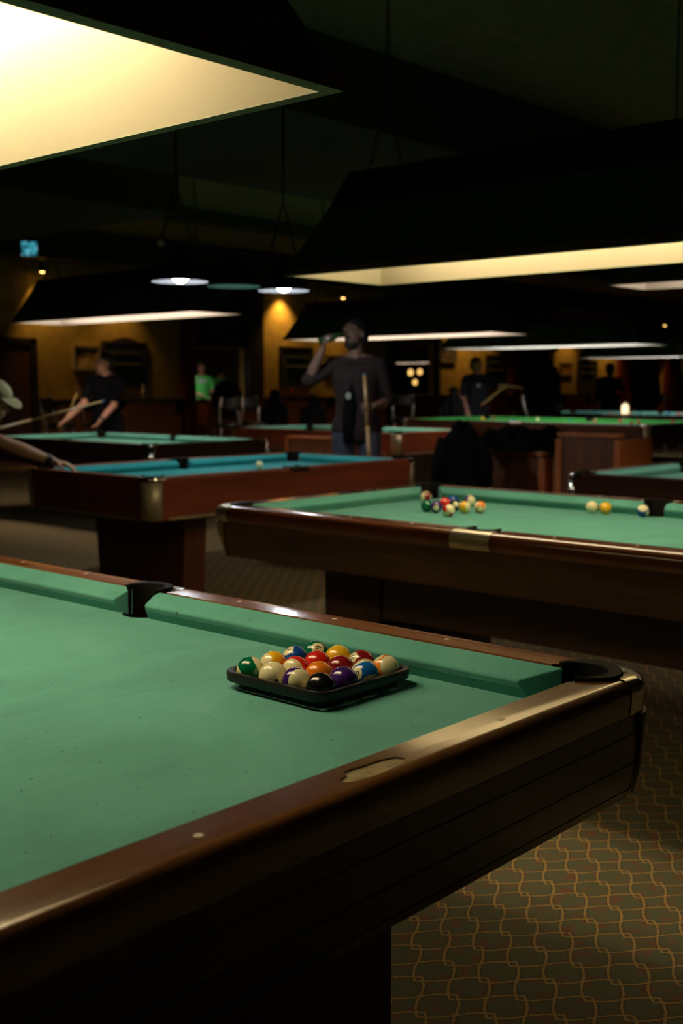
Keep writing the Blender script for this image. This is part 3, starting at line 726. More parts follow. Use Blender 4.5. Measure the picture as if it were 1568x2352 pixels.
for (xy, c, k, lab, d_, ax) in T2B:
    if xy[0] > 4.78: f_ = 4.775/xy[0]; xy = (xy[0]*f_, xy[1]*f_)
    ball((xy[0], xy[1], ZB), RB, c, k, 'cue_ball' if c == 'white' else 'pool_ball', lab, g2, d_, ax)
ball((5.787*.99, 6.001*.985, ZB), RB, 'white', 'plain', 'cue_ball', 'white cue ball alone on the blue cloth', None)
BM['pinkb', 'plain'] = ballmat('pink_ball', (.75, .18, .16), 'plain'); BM['brown', 'plain'] = ballmat('brown_ball', (.35, .12, .04), 'plain'); BM['ltblue', 'plain'] = ballmat('light_blue_ball', (.10, .28, .45), 'plain')
BM['teal', 'plain'] = ballmat('teal_ball', (.01, .28, .20), 'plain')
g3 = 'snooker balls on the vivid green table'
for x_, y_, c, lab in [(14.2,9.85,'yellow','yellow snooker ball, leftmost on the vivid green table'), (14.4,9.79,'brown','brown snooker ball next to the yellow one'), (13.4,8.8,'ltblue','pale blue snooker ball against the near cushion'),
    (14.5,9.08,'white','white ball on the vivid green snooker table'), (14.5,8.54,'teal','green snooker ball between the white and the pink one'), (14.2,7.97,'pinkb','pink snooker ball right of the green one'),
    (14.4,7.69,'red','red snooker ball next to the pink one'), (13.7,7.15,'red','front red ball of the close pair by the chrome corner'), (14.2,7.31,'red','rear red ball of the close pair by the chrome corner'), (14.5,6.96,'red','red snooker ball at the right edge of the photo')]:
    ball((x_, y_, .817+.02625), .02625, c, 'plain', 'snooker_ball', lab, g3)
g4 = 'snooker balls on the farthest table'
for x_, y_, c, lab in [(18.6,11.24,'pinkb','leftmost dim red ball on the farthest table'), (18.8,10.89,'ltblue','pale blue ball on the left half of the farthest table'), (18.5,10.07,'brown','brown ball left of the glowing lantern'),
    (18.4,9.65,'orange','orange ball right of the glowing lantern'), (18.9,9.70,'teal','green ball on the farthest table'), (18.7,9.07,'blue','blue ball on the farthest table, at the right'), (18.7,8.87,'red','red ball on the farthest table by the yellow cue')]:
    ball((x_, y_, .817+.02625), .02625, c, 'plain', 'snooker_ball', lab, g4)

# ---------------------------------------------------------------- billiard lamps
def chain(mb, p0, p1, link_l=.034, r=.0028):
    p0, p1 = Vector(p0), Vector(p1); d = p1-p0; n = max(2, int(d.length/(link_l*.8))); t = d.normalized()
    a = t.cross(Vector((0, 1, .2))).normalized(); b = t.cross(a)
    for k in range(n):
        c = p0+d*((k+.5)/n); s = a if k % 2 else b
        pts = [c+t*link_l/2*math.cos(2*PI*j/8)+s*link_l*.30*math.sin(2*PI*j/8) for j in range(9)]
        mb.tube(pts, r, 5, False)
def hood(x0, x1, y0, y1, z, col, label, strength=1.0, h1=.31, i1=.145, h2=.155, i2=.06, chains='chain', rim=True, ends=(1, 1), cop=None, ntube=2):
    cx, cy = (x0+x1)/2, (y0+y1)/2; hx, hy = (x1-x0)/2, (y1-y0)/2
    o = empty('billiard_lamp', (cx, cy, z), 0, label, 'lamp', 'long trapezoid billiard lamps over the tables')
    def rect(i, zz, e=0): return [(-hx+i-e, -hy+i-e, zz), (hx-i+e, -hy+i-e, zz), (hx-i+e, hy-i+e, zz), (-hx+i-e, hy-i+e, zz)]
    t = .02
    MB().loft([rect(0, t), rect(i1, h1)], False).build('shade', M_['shade'], o)
    MB().loft([rect(i1, h1), rect(i1+i2, h1+h2)], False).build('upper_band', M_['band'], o)
    MB().add(rect(i1+i2, h1+h2), [(0, 1, 2, 3)]).build('top_cover', M_['shade'], o)
    rf = M_['reflector'] if col == WARM else M_['reflector_white']
    MB().loft([rect(.027, .002), rect(i1+.027, h1-.01)], False).build('reflector', rf, o)
    MB().add(rect(i1+.027, h1-.01), [(0, 1, 2, 3)]).build('reflector_top', rf, o)
    # rim board: outer face rough brown, underside pale
    MB().loft([rect(.012, .032), rect(-.004, .032), rect(-.004, 0)], False).build('rim_side', M_['rimside'], o)
    MB().loft([rect(-.004, 0), rect(.027, -.001), rect(.027, .003)], False).build('rim_lip', M_['lampwood'], o)
    em = glow('tube_glow', col, TUBE*strength)
    L = hy*2-2*i1-.2; 
    for sx in ((-1, 1) if ntube == 2 else (0,)):
        for k in (0, 1):
            ya = -L/2+k*L/2+.02; yb = ya+L/2-.04
            MB().tube([(sx*(hx-i1)*.45, ya, h1-.05), (sx*(hx-i1)*.45, yb, h1-.05)], .019, 8).build('tube', em, o, True)
    if chains == 'cord':
        MB().tube([(-hx+.03, -hy+.42, .06), (-hx+.06, -hy+.40, .24), (-hx+.075, -hy+.34, .25), (-hx+.02, -hy+.12, .03)], .012, 6).build('wire_hanger', M_['iron'], o, True)
    for sy in (-1, 1):
        yy = sy*(hy-i1-i2-.12); zt = h1+h2; xx = hx-i1-i2-.01
        m = MB()
        if chains == 'chain':
            for sx in (-1, 1): chain(m, (sx*xx, yy, zt), (0, yy, zt+.33))
            chain(m, (0, yy, zt+.33), (0, yy, CE-z))
        else:
            for sx in (-1, 1): m.tube([(sx*xx, yy, zt), (0, yy, zt+.3)], .006, 6)
            m.tube([(0, yy, zt+.3), (0, yy, (3.3 if 5.9 < cy+yy < 8.5 else CE)-z)], .006, 6)
        m.build('hanging_chain', M_['iron'], o)
    return o
hood(.835, 1.515, 1.355, 3.75, 1.832, WARM, 'glowing cream-lined lamp hood hanging over the nearest table', 1.0)
hood(3.79, 4.47, 1.05, 3.735, 1.828, WARM, 'long green lamp hood over the table with scattered balls', 1.0)
hood(7.03, 7.68, 8.12, 11.13, 2.015, PINK, 'lamp hood over the left far table, in front of the crested chalkboard', 1.15, chains='cord')
hood(10.42, 11.20, 7.12, 10.30, 1.91, PINK, 'lamp hood directly behind the head of the man in the plaid shirt', 1.3, chains='cord')
hood(6.62, 7.14, .6, 3.67, 1.965, PINK, 'lamp hood at the right edge, just under the long green one', .7, chains='cord')
hood(13.5, 14.4, 7.0, 10.12, 1.87, COOL, 'lamp hood above the vivid green snooker table', 1.2, chains='cord')
hood(18.04, 18.91, 6.44, 10.49, 1.822, COOL, 'most distant lamp hood, above the farthest snooker table', .9, chains='cord')

# pendant lamp bar above the blue table
pb = empty('pendant_lamp', (5.40, 5.80, 2.0), 0, 'metal bar with three black cone shades hanging over the blue table', 'lamp')
MB().tube([(-.62, 0, .24), (.60, 0, .24)], .014, 10).build('bar', M_['iron'], pb, True)
for sx in (-.64, .62): MB().ball((sx, 0, .24), (.03, .028, .028), 12, 8).build('finial', M_['brass'], pb, True)
for k, dx in enumerate((-.48, -.005, .475)):
    s_ = MB().lathe([(.030, .22), (.032, .17), (.06, .15), (.17, .035), (.184, .005), (.186, .0)], dx, 0, 32).build('cone_shade', M_['iron'], pb, True)
    MB().lathe([(.183, .001), (.166, .033), (.056, .14), (.001, .145)], dx, 0, 32).build('shade_lining', plain('lining_'+str(k), (.05, .05, .055) if k != 1 else (.10, .22, .17), .6), s_, True)
    MB().ball((dx, 0, .045 if k != 1 else .075), (.058, .058, .052), 16, 10).build('bulb', glow('bulb_%d' % k, WHITE, (150, 5, 150)[k]), s_, True)
    MB().tube([(dx, 0, .22), (dx, 0, .24)], .02, 8).build('socket', M_['iron'], pb)
for dx in (-.5, .475):
    m = MB(); m.tube([(dx-.13, 0, .25), (dx, 0, .62)], .006, 6); m.tube([(dx+.13, 0, .25), (dx, 0, .62)], .006, 6); m.tube([(dx, 0, .62), (dx, 0, CE-2.0)], .009, 6)
    m.build('hanging_chain', M_['iron'], pb)

# small lit screen high on the soffit
tv = empty('television', (10.45, 15.95, 3.49), math.radians(-38), 'small television with a blue-green picture high in the left corner', 'television')
MB().box(-.15, .22, .0, .25, -.13, .13).build('casing', M_['darkpaint'], tv)
m, nt, b = newmat('screen_picture'); no = N(nt, 'ShaderNodeTexNoise', i_Scale=14.0, i_Detail=2.0); nt.links.new(coords(nt), no.inputs['Vector'])
nt.links.new(ramp(nt, no.outputs[0], [(.4, (.01, .06, .09)), (.55, (.03, .30, .36)), (.68, (.22, .45, .6))]), b.inputs['Emission Color']); b.inputs['Emission Strength'].default_value = 1.0; b.inputs['Base Color'].default_value = (.02, .02, .02, 1)
MB().box(-.13, .11, -.006, .0, -.11, .11).build('screen', m, tv)
MB().box(-.02, .02, .1, .14, .13, .40).build('bracket', M_['iron'], tv)

# ---------------------------------------------------------------- people
def hand(mb, wrist, dirn, nrm, side=1, curl=.5, size=1.0):
    w_ = Vector(wrist); d = Vector(dirn).normalized(); n = Vector(nrm); n = (n-d*n.dot(d)).normalized(); s = d.cross(n)*side
    pk = w_+d*.085*size
    for k in range(-1, 2): mb.cap(w_+s*k*.016*size, .016*size, pk+s*k*.026*size, .014*size, 8)
    for k, (o_, L) in enumerate(((.033, .070), (.011, .080), (-.011, .074), (-.032, .058))):
        p = pk+s*o_*size; a = 0; q = p; r = .0095*size
        for j in range(3):
            a += curl*(.8+.25*j)
            dd = (d*math.cos(a)+n*math.sin(a)); q2 = q+dd*L*size*(.42, .32, .26)[j]
            mb.cap(q, r, q2, r*.92, 8); q = q2; r *= .92
    tb = w_+d*.025*size+s*.024*size; t1 = tb+(d*.6+s*.75+n*.25).normalized()*.045*size; t2 = t1+(d*.9+s*.15+n*(.3+curl*.5)).normalized()*.038*size
    mb.cap(tb, .015*size, t1, .012*size, 8); mb.cap(t1, .0115*size, t2, .010*size, 8)
def remesh(name, mb, mat, parent, vox=.008, smooth=4):
    o = mb.build('tmp', mat); r = o.modifiers.new('r', 'REMESH'); r.mode = 'VOXEL'; r.voxel_size = vox; r.use_smooth_shade = True
    s = o.modifiers.new('s', 'SMOOTH'); s.factor = .5; s.iterations = smooth
    dg = bpy.context.evaluated_depsgraph_get(); me = bpy.data.meshes.new_from_object(o.evaluated_get(dg)); bpy.data.objects.remove(o)
    for p in me.polygons: p.use_smooth = True
    me.materials.clear(); me.materials.append(mat)
    n = bpy.data.objects.new(name, me); link(n)
    if parent: n.parent = parent
    return n
def ell(c, rx, ry, z, n=20): return [(c[0]+rx*math.cos(2*PI*k/n), c[1]+ry*math.sin(2*PI*k/n), z) for k in range(n)]
def person(x, y, label, P, turn=0):
    """P in a view aligned frame: x to the right, y away, z up, metres from the feet."""
    root = empty('person', (x, y, 0), YAW, label, 'person')
    H = P['head']; hh = Vector(H['c']); yaw = H.get('yaw', 0); pit = H.get('pitch', 0)
    R = Matrix.Rotation(yaw, 3, 'Z') @ Matrix.Rotation(pit, 3, 'X')      # face looks along -y before turning
    def hp(a): return hh + R @ (Vector(a)*1.07)
    sh = P['sh']; hip = P.get('hip', [(-.10, 0, .93), (.10, 0, .93)])
    kn = P.get('knee', [(hip[0][0]-.01, -.01, .50), (hip[1][0]+.01, -.01, .50)]); an = P.get('ankle', [(hip[0][0]-.02, .02, .09), (hip[1][0]+.02, .02, .09)])
    ct = ((Vector(sh[0])+Vector(sh[1]))/2); cw = (Vector(hip[0])+Vector(hip[1]))/2
    halfw = (Vector(sh[1])-Vector(sh[0])).length/2
    def torso(mb, g=0., z0=-.08, top=1.0):
        rings = []
        for t, wx, wy in ((-.14, .145, .095), (0, .165, .115), (.18, .155, .108), (.4, .145, .100), (.62, halfw*.88, .115), (.82, halfw*.98, .118), (.94, halfw*.85, .095), (1.02, .075, .065)):
            if t > top: break
            c = cw.lerp(ct, t); rings.append([(c.x+(wx+g)*math.cos(2*PI*k/22), c.y+(wy+g)*math.sin(2*PI*k/22), c.z+(.03 if t > 1 else 0)) for k in range(22)])
        mb.loft(rings)
    b = MB()
    # head: skull, jaw, nose, ears, brow, lips
    def hb(c, r, n=18, m=12):
        t = MB().ball((0, 0, 0), r, n, m); b.add([hp(Vector(c)+Vector(v)) for v in t.V], t.F)
    hb((0, .010, .035), (.075, .094, .085)); hb((0, -.012, -.035), (.060, .070, .072)); hb((0, -.040, -.085), (.030, .028, .022))
    b.cap(hp((0, -.078, .022)), .010, hp((0, -.103, -.012)), .014, 8)
    for s in (-1, 1):
        hb((s*.076, .012, .0), (.010, .020, .030), 8, 6); b.cap(hp((s*.045, -.080, .034)), .009, hp((s*.016, -.086, .032)), .009, 8)
        hb((s*.030, -.066, .012), (.014, .012, .009), 8, 6)
    b.cap(hp((-.020, -.078, -.052)), .0075, hp((.020, -.078, -.052)), .0075, 8)
    b.cap(hp((0, .02, -.05)), .056, ct+Vector((0, 0, .02)), .062)
    for s in sh: b.cap(ct+Vector((0, 0, .045)), .058, Vector(s), .052)
    torso(b)
    for k in (0, 1):
        s, e, w_ = [Vector(v) for v in P['arm'][k][:3]]
        b.cap(s, .055, e, .041); b.cap(e, .042, e.lerp(w_, .4), .043); b.cap(e.lerp(w_, .4), .043, w_, .027)
        d, n = P['arm'][k][3], P['arm'][k][4]; hand(b, w_, d, n, P['arm'][k][6] if len(P['arm'][k]) > 6 else (1 if k else -1), P['arm'][k][5])
        h, kk, a = Vector(hip[k]), Vector(kn[k]), Vector(an[k])
        b.cap(h, .088, kk, .056); b.cap(kk, .056, kk.lerp(a, .35), .057); b.cap(kk.lerp(a, .35), .057, a, .038)
        fd = Vector(P.get('foot', (0, -1, 0))).normalized(); b.cap(a+Vector((0, 0, -.045))-fd*.03, .036, a+fd*.14+Vector((0, 0, -.055)), .030)
    remesh('body', b, P.get('skin', M_['skin']), root, .007, 3)
    # hair
    if P.get('hair', True):
        h = MB()
        t = MB().ball((0, 0, 0), (.083, .098, .082), 18, 12); h.add([hp(Vector((0, .022, .055))+Vector(v)) for v in t.V], t.F)
        t = MB().ball((0, 0, 0), (.078, .055, .085), 18, 12); h.add([hp(Vector((0, .062, .0))+Vector(v)) for v in t.V], t.F)
        remesh('hair', h, M_['hair'], root, .008, 2)
    if P.get('beard'):
        h = MB(); t = MB().ball((0, 0, 0), (.055, .048, .045), 16, 10); h.add([hp(Vector((0, -.030, -.075))+Vector(v)) for v in t.V], t.F); remesh('beard', h, M_['hair'], root, .008, 2)
    if P.get('cap'):
        h = MB(); t = MB().ball((0, 0, 0), (.088, .106, .080), 20, 12); t.V = [(v[0], v[1], max(v[2], -.005)) for v in t.V]
        h.add([hp(Vector((0, .01, .060))+Vector(v)) for v in t.V], t.F); cp_ = remesh('cap', h, M_['cap'], root, .007, 2)
        br = []
        for zz in (.052, .060):
            br.append([hp((.075*math.cos(a), -.085-.085*math.sin(a)**.8 if math.sin(a) > 1e-6 else -.085, zz-.030*math.sin(a))) for a in [PI*k/14 for k in range(15)]])
        MB().loft(br).build('cap_brim', M_['cap'], cp_)
    # clothes
    c = MB(); torso(c, .018)
    for s in sh: c.cap(ct+Vector((0, 0, .028)), .066, Vector(s)+Vector((0, 0, -.005)), .062)
    low = P.get('hem', .02)
    for k in (0, 1):
        s, e, w_ = [Vector(v) for v in P['arm'][k][:3]]; sl = P.get('sleeve', .62)
        c.cap(s+Vector((0, 0, -.004)), .062, s.lerp(e, min(1, sl)), .062)
        if sl > 1: c.cap(e, .062, e.lerp(w_, sl-1), .052)
        h = Vector(hip[k]); c.cap(h+Vector((0, 0, .04)), .108, h+Vector((0, 0, -low)), .112)
    top = remesh('shirt', c, P.get('top', M_['tee']), root, .010, 4)
    if P.get('inner'):
        MB().loft([ell((P['inner'][0]*(1-.5*t_), ct.y-.085+.02*t_), rx_, .064, P['inner'][1]+(P['inner'][2]-P['inner'][1])*t_) for t_, rx_ in ((-.35, .040), (0, .060), (.4, .062), (.7, .050), (.9, .034), (1.05, .015))]).build('undershirt', M_['tee'], top, True)
    if P.get('print'):
        px, pz, pw, ph = P['print']; MB().loft([[(px+pw*math.cos(a), ct.y-yo, pz+ph*math.sin(a)) for a in [2*PI*k/16 for k in range(16)]] for yo in (.10, .152)]).build('shirt_print', M_['white'], top)
    t = MB()
    for k in (0, 1):
        h, kk, a = Vector(hip[k]), Vector(kn[k]), Vector(an[k]); t.cap(h, .104, kk, .072); t.cap(kk, .072, a+Vector((0, 0, .02)), .058)
    remesh('trousers', t, P.get('legs', M_['darkjeans']), root, .010, 3)
    for k in (0, 1):
        a = Vector(an[k]); fd = Vector(P.get('foot', (0, -1, 0))).normalized(); s_ = MB(); s_.cap(a+Vector((0, 0, -.040))-fd*.04, .045, a+fd*.15+Vector((0, 0, -.052)), .037)
        s_.V = [(v[0], v[1], max(v[2], 0.0)) for v in s_.V]; s_.build('shoe', M_['shoe'], root, True)
    if P.get('watch'):
        k = P['watch']-1; e, w_ = Vector(P['arm'][k][1]), Vector(P['arm'][k][2]); MB().tube([w_.lerp(e, .03), w_.lerp(e, .15)], [.034, .037], 14, False).build('wristband', M_['black'], root, True)
    return root
def view(root, p):   # local view frame point to world
    return Matrix.Translation(root.location) @ Matrix.Rotation(YAW, 4, 'Z') @ Vector(p)
def cue(p0, p1, label, m=None, r0=.0145, r1=.0065, group=None):
    p0, p1 = Vector(p0), Vector(p1); L = (p1-p0).length
    o = empty('pool_cue', p0, 0, label, 'cue', group); o.rotation_euler = (p1-p0).to_track_quat('Z', 'Y').to_euler()
    MB().tube([(0, 0, .0), (0, 0, L*.5)], [r0, (r0+r1)/2], 10).build('butt', m or M_['maple'], o, True)
    MB().tube([(0, 0, L*.5), (0, 0, L-.02)], [(r0+r1)/2, r1], 10).build('shaft', m or M_['maple'], o, True)
    MB().tube([(0, 0, L-.02), (0, 0, L)], [r1, r1*.9], 10).build('tip', M_['BL'] if 'BL' in M_ else M_['pink'], o, True)
    MB().tube([(0, 0, -.02), (0, 0, 0)], [r0*1.02, r0*1.02], 10).build('bumper', M_['pink'], o, True)
    return o
M_['BL'] = plain('blue_chalked_tip', (.05, .16, .30), .7)
# man in plaid, behind the blue table
pm = person(6.98, 6.07, 'standing person in an open plaid shirt drinking, a cue in the other hand', dict(
    head=dict(c=(-.02, -.02, 1.735), yaw=-.75, pitch=-.12), sh=[(-.19, .02, 1.50), (.18, -.02, 1.50)],
    arm=[((-.20, .0, 1.48), (-.385, -.08, 1.375), (-.27, -.17, 1.62), (.2, -.05, .9), (1, 0, -.2), .75),
         ((.19, -.01, 1.48), (.245, .02, 1.20), (.13, -.16, 1.17), (-.9, -.35, -.15), (0, -1, -.2), .85)],
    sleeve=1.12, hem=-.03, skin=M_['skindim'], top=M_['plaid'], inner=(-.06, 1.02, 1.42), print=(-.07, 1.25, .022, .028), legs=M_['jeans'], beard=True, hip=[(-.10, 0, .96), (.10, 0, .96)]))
bt = empty('beer_bottle', view(pm, (-.22, -.18, 1.70)), 0, 'dark bottle held up to the mouth of the plaid shirt person', 'bottle'); bt.rotation_euler = (0, math.radians(70), YAW)
MB().lathe([(.001, -.09), (.031, -.088), (.032, .03), (.013, .075), (.012, .13), (.001, .131)], 0, 0, 16).build('bottle_body', M_['glass'], bt, True)
cue(view(pm, (.105, -.235, .60)), view(pm, (.055, -.22, 1.43)), 'light wooden cue held upright by the person in the plaid shirt', None, .0185, .0125)
# person in black at the left far table
lp = person(8.42, 11.33, 'person in a black tee leaning by the left far table, wearing a wristband', dict(
    head=dict(c=(.0, -.03, 1.585), yaw=-1.1, pitch=-.15), sh=[(-.17, .0, 1.42), (.17, .0, 1.40)],
    arm=[((-.18, 0, 1.40), (-.22, -.20, 1.12), (-.40, -.38, .93), (-.7, -.4, -.5), (0, 0, -1), .5),
         ((.18, -.02, 1.38), (.12, -.12, 1.10), (-.02, -.25, .92), (-.4, -.4, -.7), (-1, 0, 0), .5)],
    sleeve=.75, watch=2, hip=[(-.09, .05, .88), (.10, .05, .88)], hem=.1))
cue(view(lp, (-.47, -.34, .80)), view(lp, (-.27, -.30, 1.26)), 'cue held upright near the left far table by the person in black', M_['maplex'])
# player with the cap at the left edge, leaning on the blue table
cp0 = person(3.45, 6.75, 'leaning person with a pale cap and bare forearm resting on the blue table', dict(
    head=dict(c=(.545, .16, 1.225), yaw=1.25, pitch=.35), sh=[(.28, .36, 1.10), (.40, .02, 1.09)],
    arm=[((.27, .38, 1.08), (.10, .52, .90), (.30, .45, .88), (1, -.2, 0), (0, 0, -1), .7),
         ((.41, .0, 1.07), (.66, -.065, .985), (.945, .02, .862), (.95, .0, -.22), (0, 0, -1), .28, -1)],
    sleeve=.7, watch=2, cap=True, hair=True, skin=M_['skinpale'], hip=[(-.18, .10, .90), (-.15, -.10, .90)], knee=[(-.10, .12, .48), (-.06, -.12, .48)], ankle=[(-.12, .14, .09), (-.08, -.14, .09)], foot=(1, 0, 0), hem=.05))
cue((3.55, 6.32, 1.00), (4.60, 6.21, 1.232), 'thin cue slanting up to the right in front of the person in black', None, .0125, .0065)
# man in dark tee by the snooker table
bp_ = person(15.55, 10.90, 'person in a black tee with a small white logo, one arm stretched to the right', dict(
    head=dict(c=(-.02, -.02, 1.66), yaw=.7), sh=[(-.19, 0, 1.46), (.18, 0, 1.46)],
    arm=[((-.20, 0, 1.44), (-.25, -.02, 1.15), (-.18, -.20, .93), (.2, -.2, -.9), (0, 0, -1), .2),
         ((.19, 0, 1.44), (.33, -.12, 1.33), (.56, -.2, 1.32), (.95, 0, -.1), (0, 0, -1), .25)],
    sleeve=.8, top=M_['navy'], print=(.0, 1.34, .035, .025)))
cue(view(bp_, (.05, -.22, 1.02)), view(bp_, (.46, -.24, 1.36)), 'short slanting yellow-green cue across the person with the white logo', M_['maplex'], .022, .014)
# far person
person(21.3, 11.65, 'distant person in dark clothes standing with a turned head beyond the snooker tables', dict(
    head=dict(c=(.03, 0, 1.66), yaw=2.2), sh=[(-.19, 0, 1.45), (.19, 0, 1.45)],
    arm=[((-.2, 0, 1.43), (-.24, .0, 1.15), (-.2, -.1, .92), (0, -.2, -1), (1, 0, 0), .4), ((.2, 0, 1.43), (.26, 0, 1.25), (.27, -.15, 1.40), (0, -.1, 1), (-1, 0, 0), .7)],
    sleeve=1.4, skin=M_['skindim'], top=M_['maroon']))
# green shirt person beyond the window
gd = 25.5
def onray(px, d): 
    k = (px-784)/2621.8; return ((.7455+.666*k)*d, (.6663-.7455*k)*d)
gx, gy = onray(466, 25.8)
person(gx, gy, 'distant person in a bright green tee seen through the wall window', dict(
    head=dict(c=(.0, 0, 1.72), yaw=.3), sh=[(-.2, 0, 1.50), (.2, 0, 1.50)],
    arm=[((-.2, 0, 1.48), (-.26, -.05, 1.2), (-.02, -.22, 1.14), (1, 0, -.2), (0, 0, -1), .4), ((.2, 0, 1.48), (.26, 0, 1.2), (.2, -.15, 1.0), (0, -.2, -1), (-1, 0, 0), .4)],
    top=M_['greentee'], print=(.0, 1.44, .11, .045), legs=M_['jeans']))
gx, gy = onray(508, 27.0)
person(gx, gy, 'second distant person in green beyond the wall window, half hidden by a dark jacket', dict(
    head=dict(c=(.0, 0, 1.66), yaw=2.8), sh=[(-.16, 0, 1.45), (.16, 0, 1.45)],
    arm=[((-.17, 0, 1.43), (-.2, 0, 1.15), (-.15, -.1, .92), (0, -.2, -1), (1, 0, 0), .4), ((.17, 0, 1.43), (.2, 0, 1.15), (.15, -.1, .92), (0, -.2, -1), (-1, 0, 0), .4)],
    top=M_['greentee'], legs=M_['darkjeans']))
hx_, hy_ = onray(520, 28.5)
hood(15.2, 16.0, 17.6, 20.9, 2.13, COOL, 'lamp hood in the side room seen through the left wall window', 1.3, chains='cord')
hood(23.6, 24.4, 17.6, 20.2, 1.93, PINK, 'lamp hood in the side room seen through the bottle window', 1.2, chains='cord')
cue((12.75, 5.62, .02), (12.30, 5.86, 1.78), 'tall yellow cue standing at the right edge of the photo', M_['maplex'], .017, .011)

# ---------------------------------------------------------------- bar stools
def stool(x, y, rz, lab, back=True):
    o = empty('bar_stool', (x, y, 0), rz, lab, 'stool', 'chrome bar stools in front of the far wall')
    for sx in (-1, 1):
        for sy in (-1, 1): MB().tube([(sx*.21, sy*.21, 0), (sx*.13, sy*.13, .74)], .014, 8).build('leg', M_['steel'], o, True)
    MB().tube([(.20*math.cos(2*PI*k/20), .20*math.sin(2*PI*k/20), .30) for k in range(21)], .009, 6, False).build('foot_ring', M_['steel'], o, True)
    MB().lathe([(.001, .74), (.17, .74), (.19, .76), (.19, .79), (.16, .815), (.001, .82)], 0, 0, 20).build('seat', M_['vinyl'], o, True)
    for sx in (-1, 1): MB().tube([(sx*.15, .12, .76), (sx*.17, .20, 1.00), (sx*.15, .23, 1.18)], .015, 8).build('back_post', M_['steel'], o, True)
    b = MB(); b.loft([[(-.17, .19, z), (0, .235, z), (.17, .19, z), (.17, .21, z), (0, .26, z), (-.17, .21, z)] for z in (.98, 1.04, 1.14, 1.16)]); b.build('backrest', M_['vinyl'], o, True)
for k, (x_, y_, r_, lab) in enumerate([(9.35, 13.65, .5, 'chrome bar stool at the left, behind the hand of the capped player'), (9.9, 13.55, 2.4, 'chrome bar stool just left of the person in black'),
        (11.05, 12.05, 2.7, 'chrome bar stool in front of the orange counter, by the green shirt window'), (11.5, 12.0, -.4, 'chrome bar stool right beside the one in front of the orange counter'),
        (15.85, 9.95, .6, 'chrome bar stool right of the outstretched hand'), (21.9, 12.2, 2.2, 'chrome bar stool left of the distant dark person'), (22.6, 11.0, 1.2, 'chrome bar stool under the far right jacket'), (14.6, 11.7, -.9, 'chrome bar stool left of the person with the white logo')]):
    stool(x_, y_, r_, lab)

# ---------------------------------------------------------------- coats hung on chairs
def coat(x, y, w_, h, z0, lab, seed, dep=.2):
    random.seed(seed); rings = []
    n = 26
    ph = random.random()*6
    for i in range(11):
        t = i/10; z = z0+h*t
        wx = w_/2*(1.0-.25*t-.55*max(0, t-.72)/.28); wy = dep*(1-.45*t-.3*max(0, t-.8)/.2)
        rings.append([(wx*math.cos(2*PI*k/n)*(1+.10*math.sin(5*2*PI*k/n+ph+t*2)), wy*math.sin(2*PI*k/n)*(1+.18*math.sin(7*2*PI*k/n+ph)), z+.05*math.sin(3*2*PI*k/n+ph)*t) for k in range(n)])
    o = empty('jacket', (x, y, 0), YAW, lab, 'jacket')
    MB().loft(rings).build('jacket_body', M_['coat'], o, True)
    for s in (-1, 1):
        MB().tube([(s*w_*.30, -.02, z0+h*.82), (s*w_*.42, -.05, z0+h*.5), (s*w_*.44, -.07, z0+h*.22)], [.06, .065, .05], 12).build('sleeve', M_['coat'], o, True)
    MB().tube([(-.07, 0, z0+h*.96), (-.03, -.04, z0+h*1.02), (.03, -.04, z0+h*1.02), (.07, 0, z0+h*.96)], .025, 8).build('collar', M_['coat'], o, True)
def chair(x, y, rz, lab, sh=.45, bh=1.0):
    o = empty('dining_chair', (x, y, 0), rz, lab, 'chair')
    for sx in (-.18, .18):
        for sy in (-.18, .18): MB().tube([(sx, sy, 0), (sx*.95, sy*.95, sh)], .014, 8).build('leg', M_['iron'], o, True)
        MB().tube([(sx, .18, sh), (sx, .24, bh)], .014, 8).build('back_post', M_['iron'], o, True)
    MB().box(-.21, .21, -.21, .21, sh, sh+.05).build('seat', M_['vinyl'], o); MB().box(-.2, .2, .2, .245, sh+.25, bh).build('backrest', M_['vinyl'], o)
coatspec = [(720, 16.8, .36, .82, .34, 'black jacket over a chair back, left of the plaid shirt person', 1), (632, 17.0, .34, .90, .34, 'greenish black jacket on a chair under the tall orange light', 2),
            (1040, 18.0, .30, .92, .36, 'dark jacket over a chair left of the person with the white logo', 3), (1242, 19.5, .62, .95, .86, 'large black coat hanging beyond the outstretched hand', 4),
            (1478, 24.0, .58, .92, .88, 'large black coat hanging at the far right beyond the distant person', 5), (522, 21.2, .55, .45, .95, 'black jacket in front of the green shirt window', 6)]
clab = ['black chair under the jacket left of the plaid shirt person', 'black chair under the greenish jacket below the tall orange light', 'black chair beside the person with the white logo',
        'black chair under the large coat beyond the outstretched hand', 'black chair under the large coat at the far right', 'black chair in front of the green shirt window']
for k_, (px, d, w_, h, z0, lab, sd) in enumerate(coatspec):
    x_, y_ = onray(px, d); coat(x_, y_, w_, h, z0, lab, sd)
    chair(x_+.17, y_+.16, PI+YAW, clab[k_], .45, min(1.0, z0+h-.2))

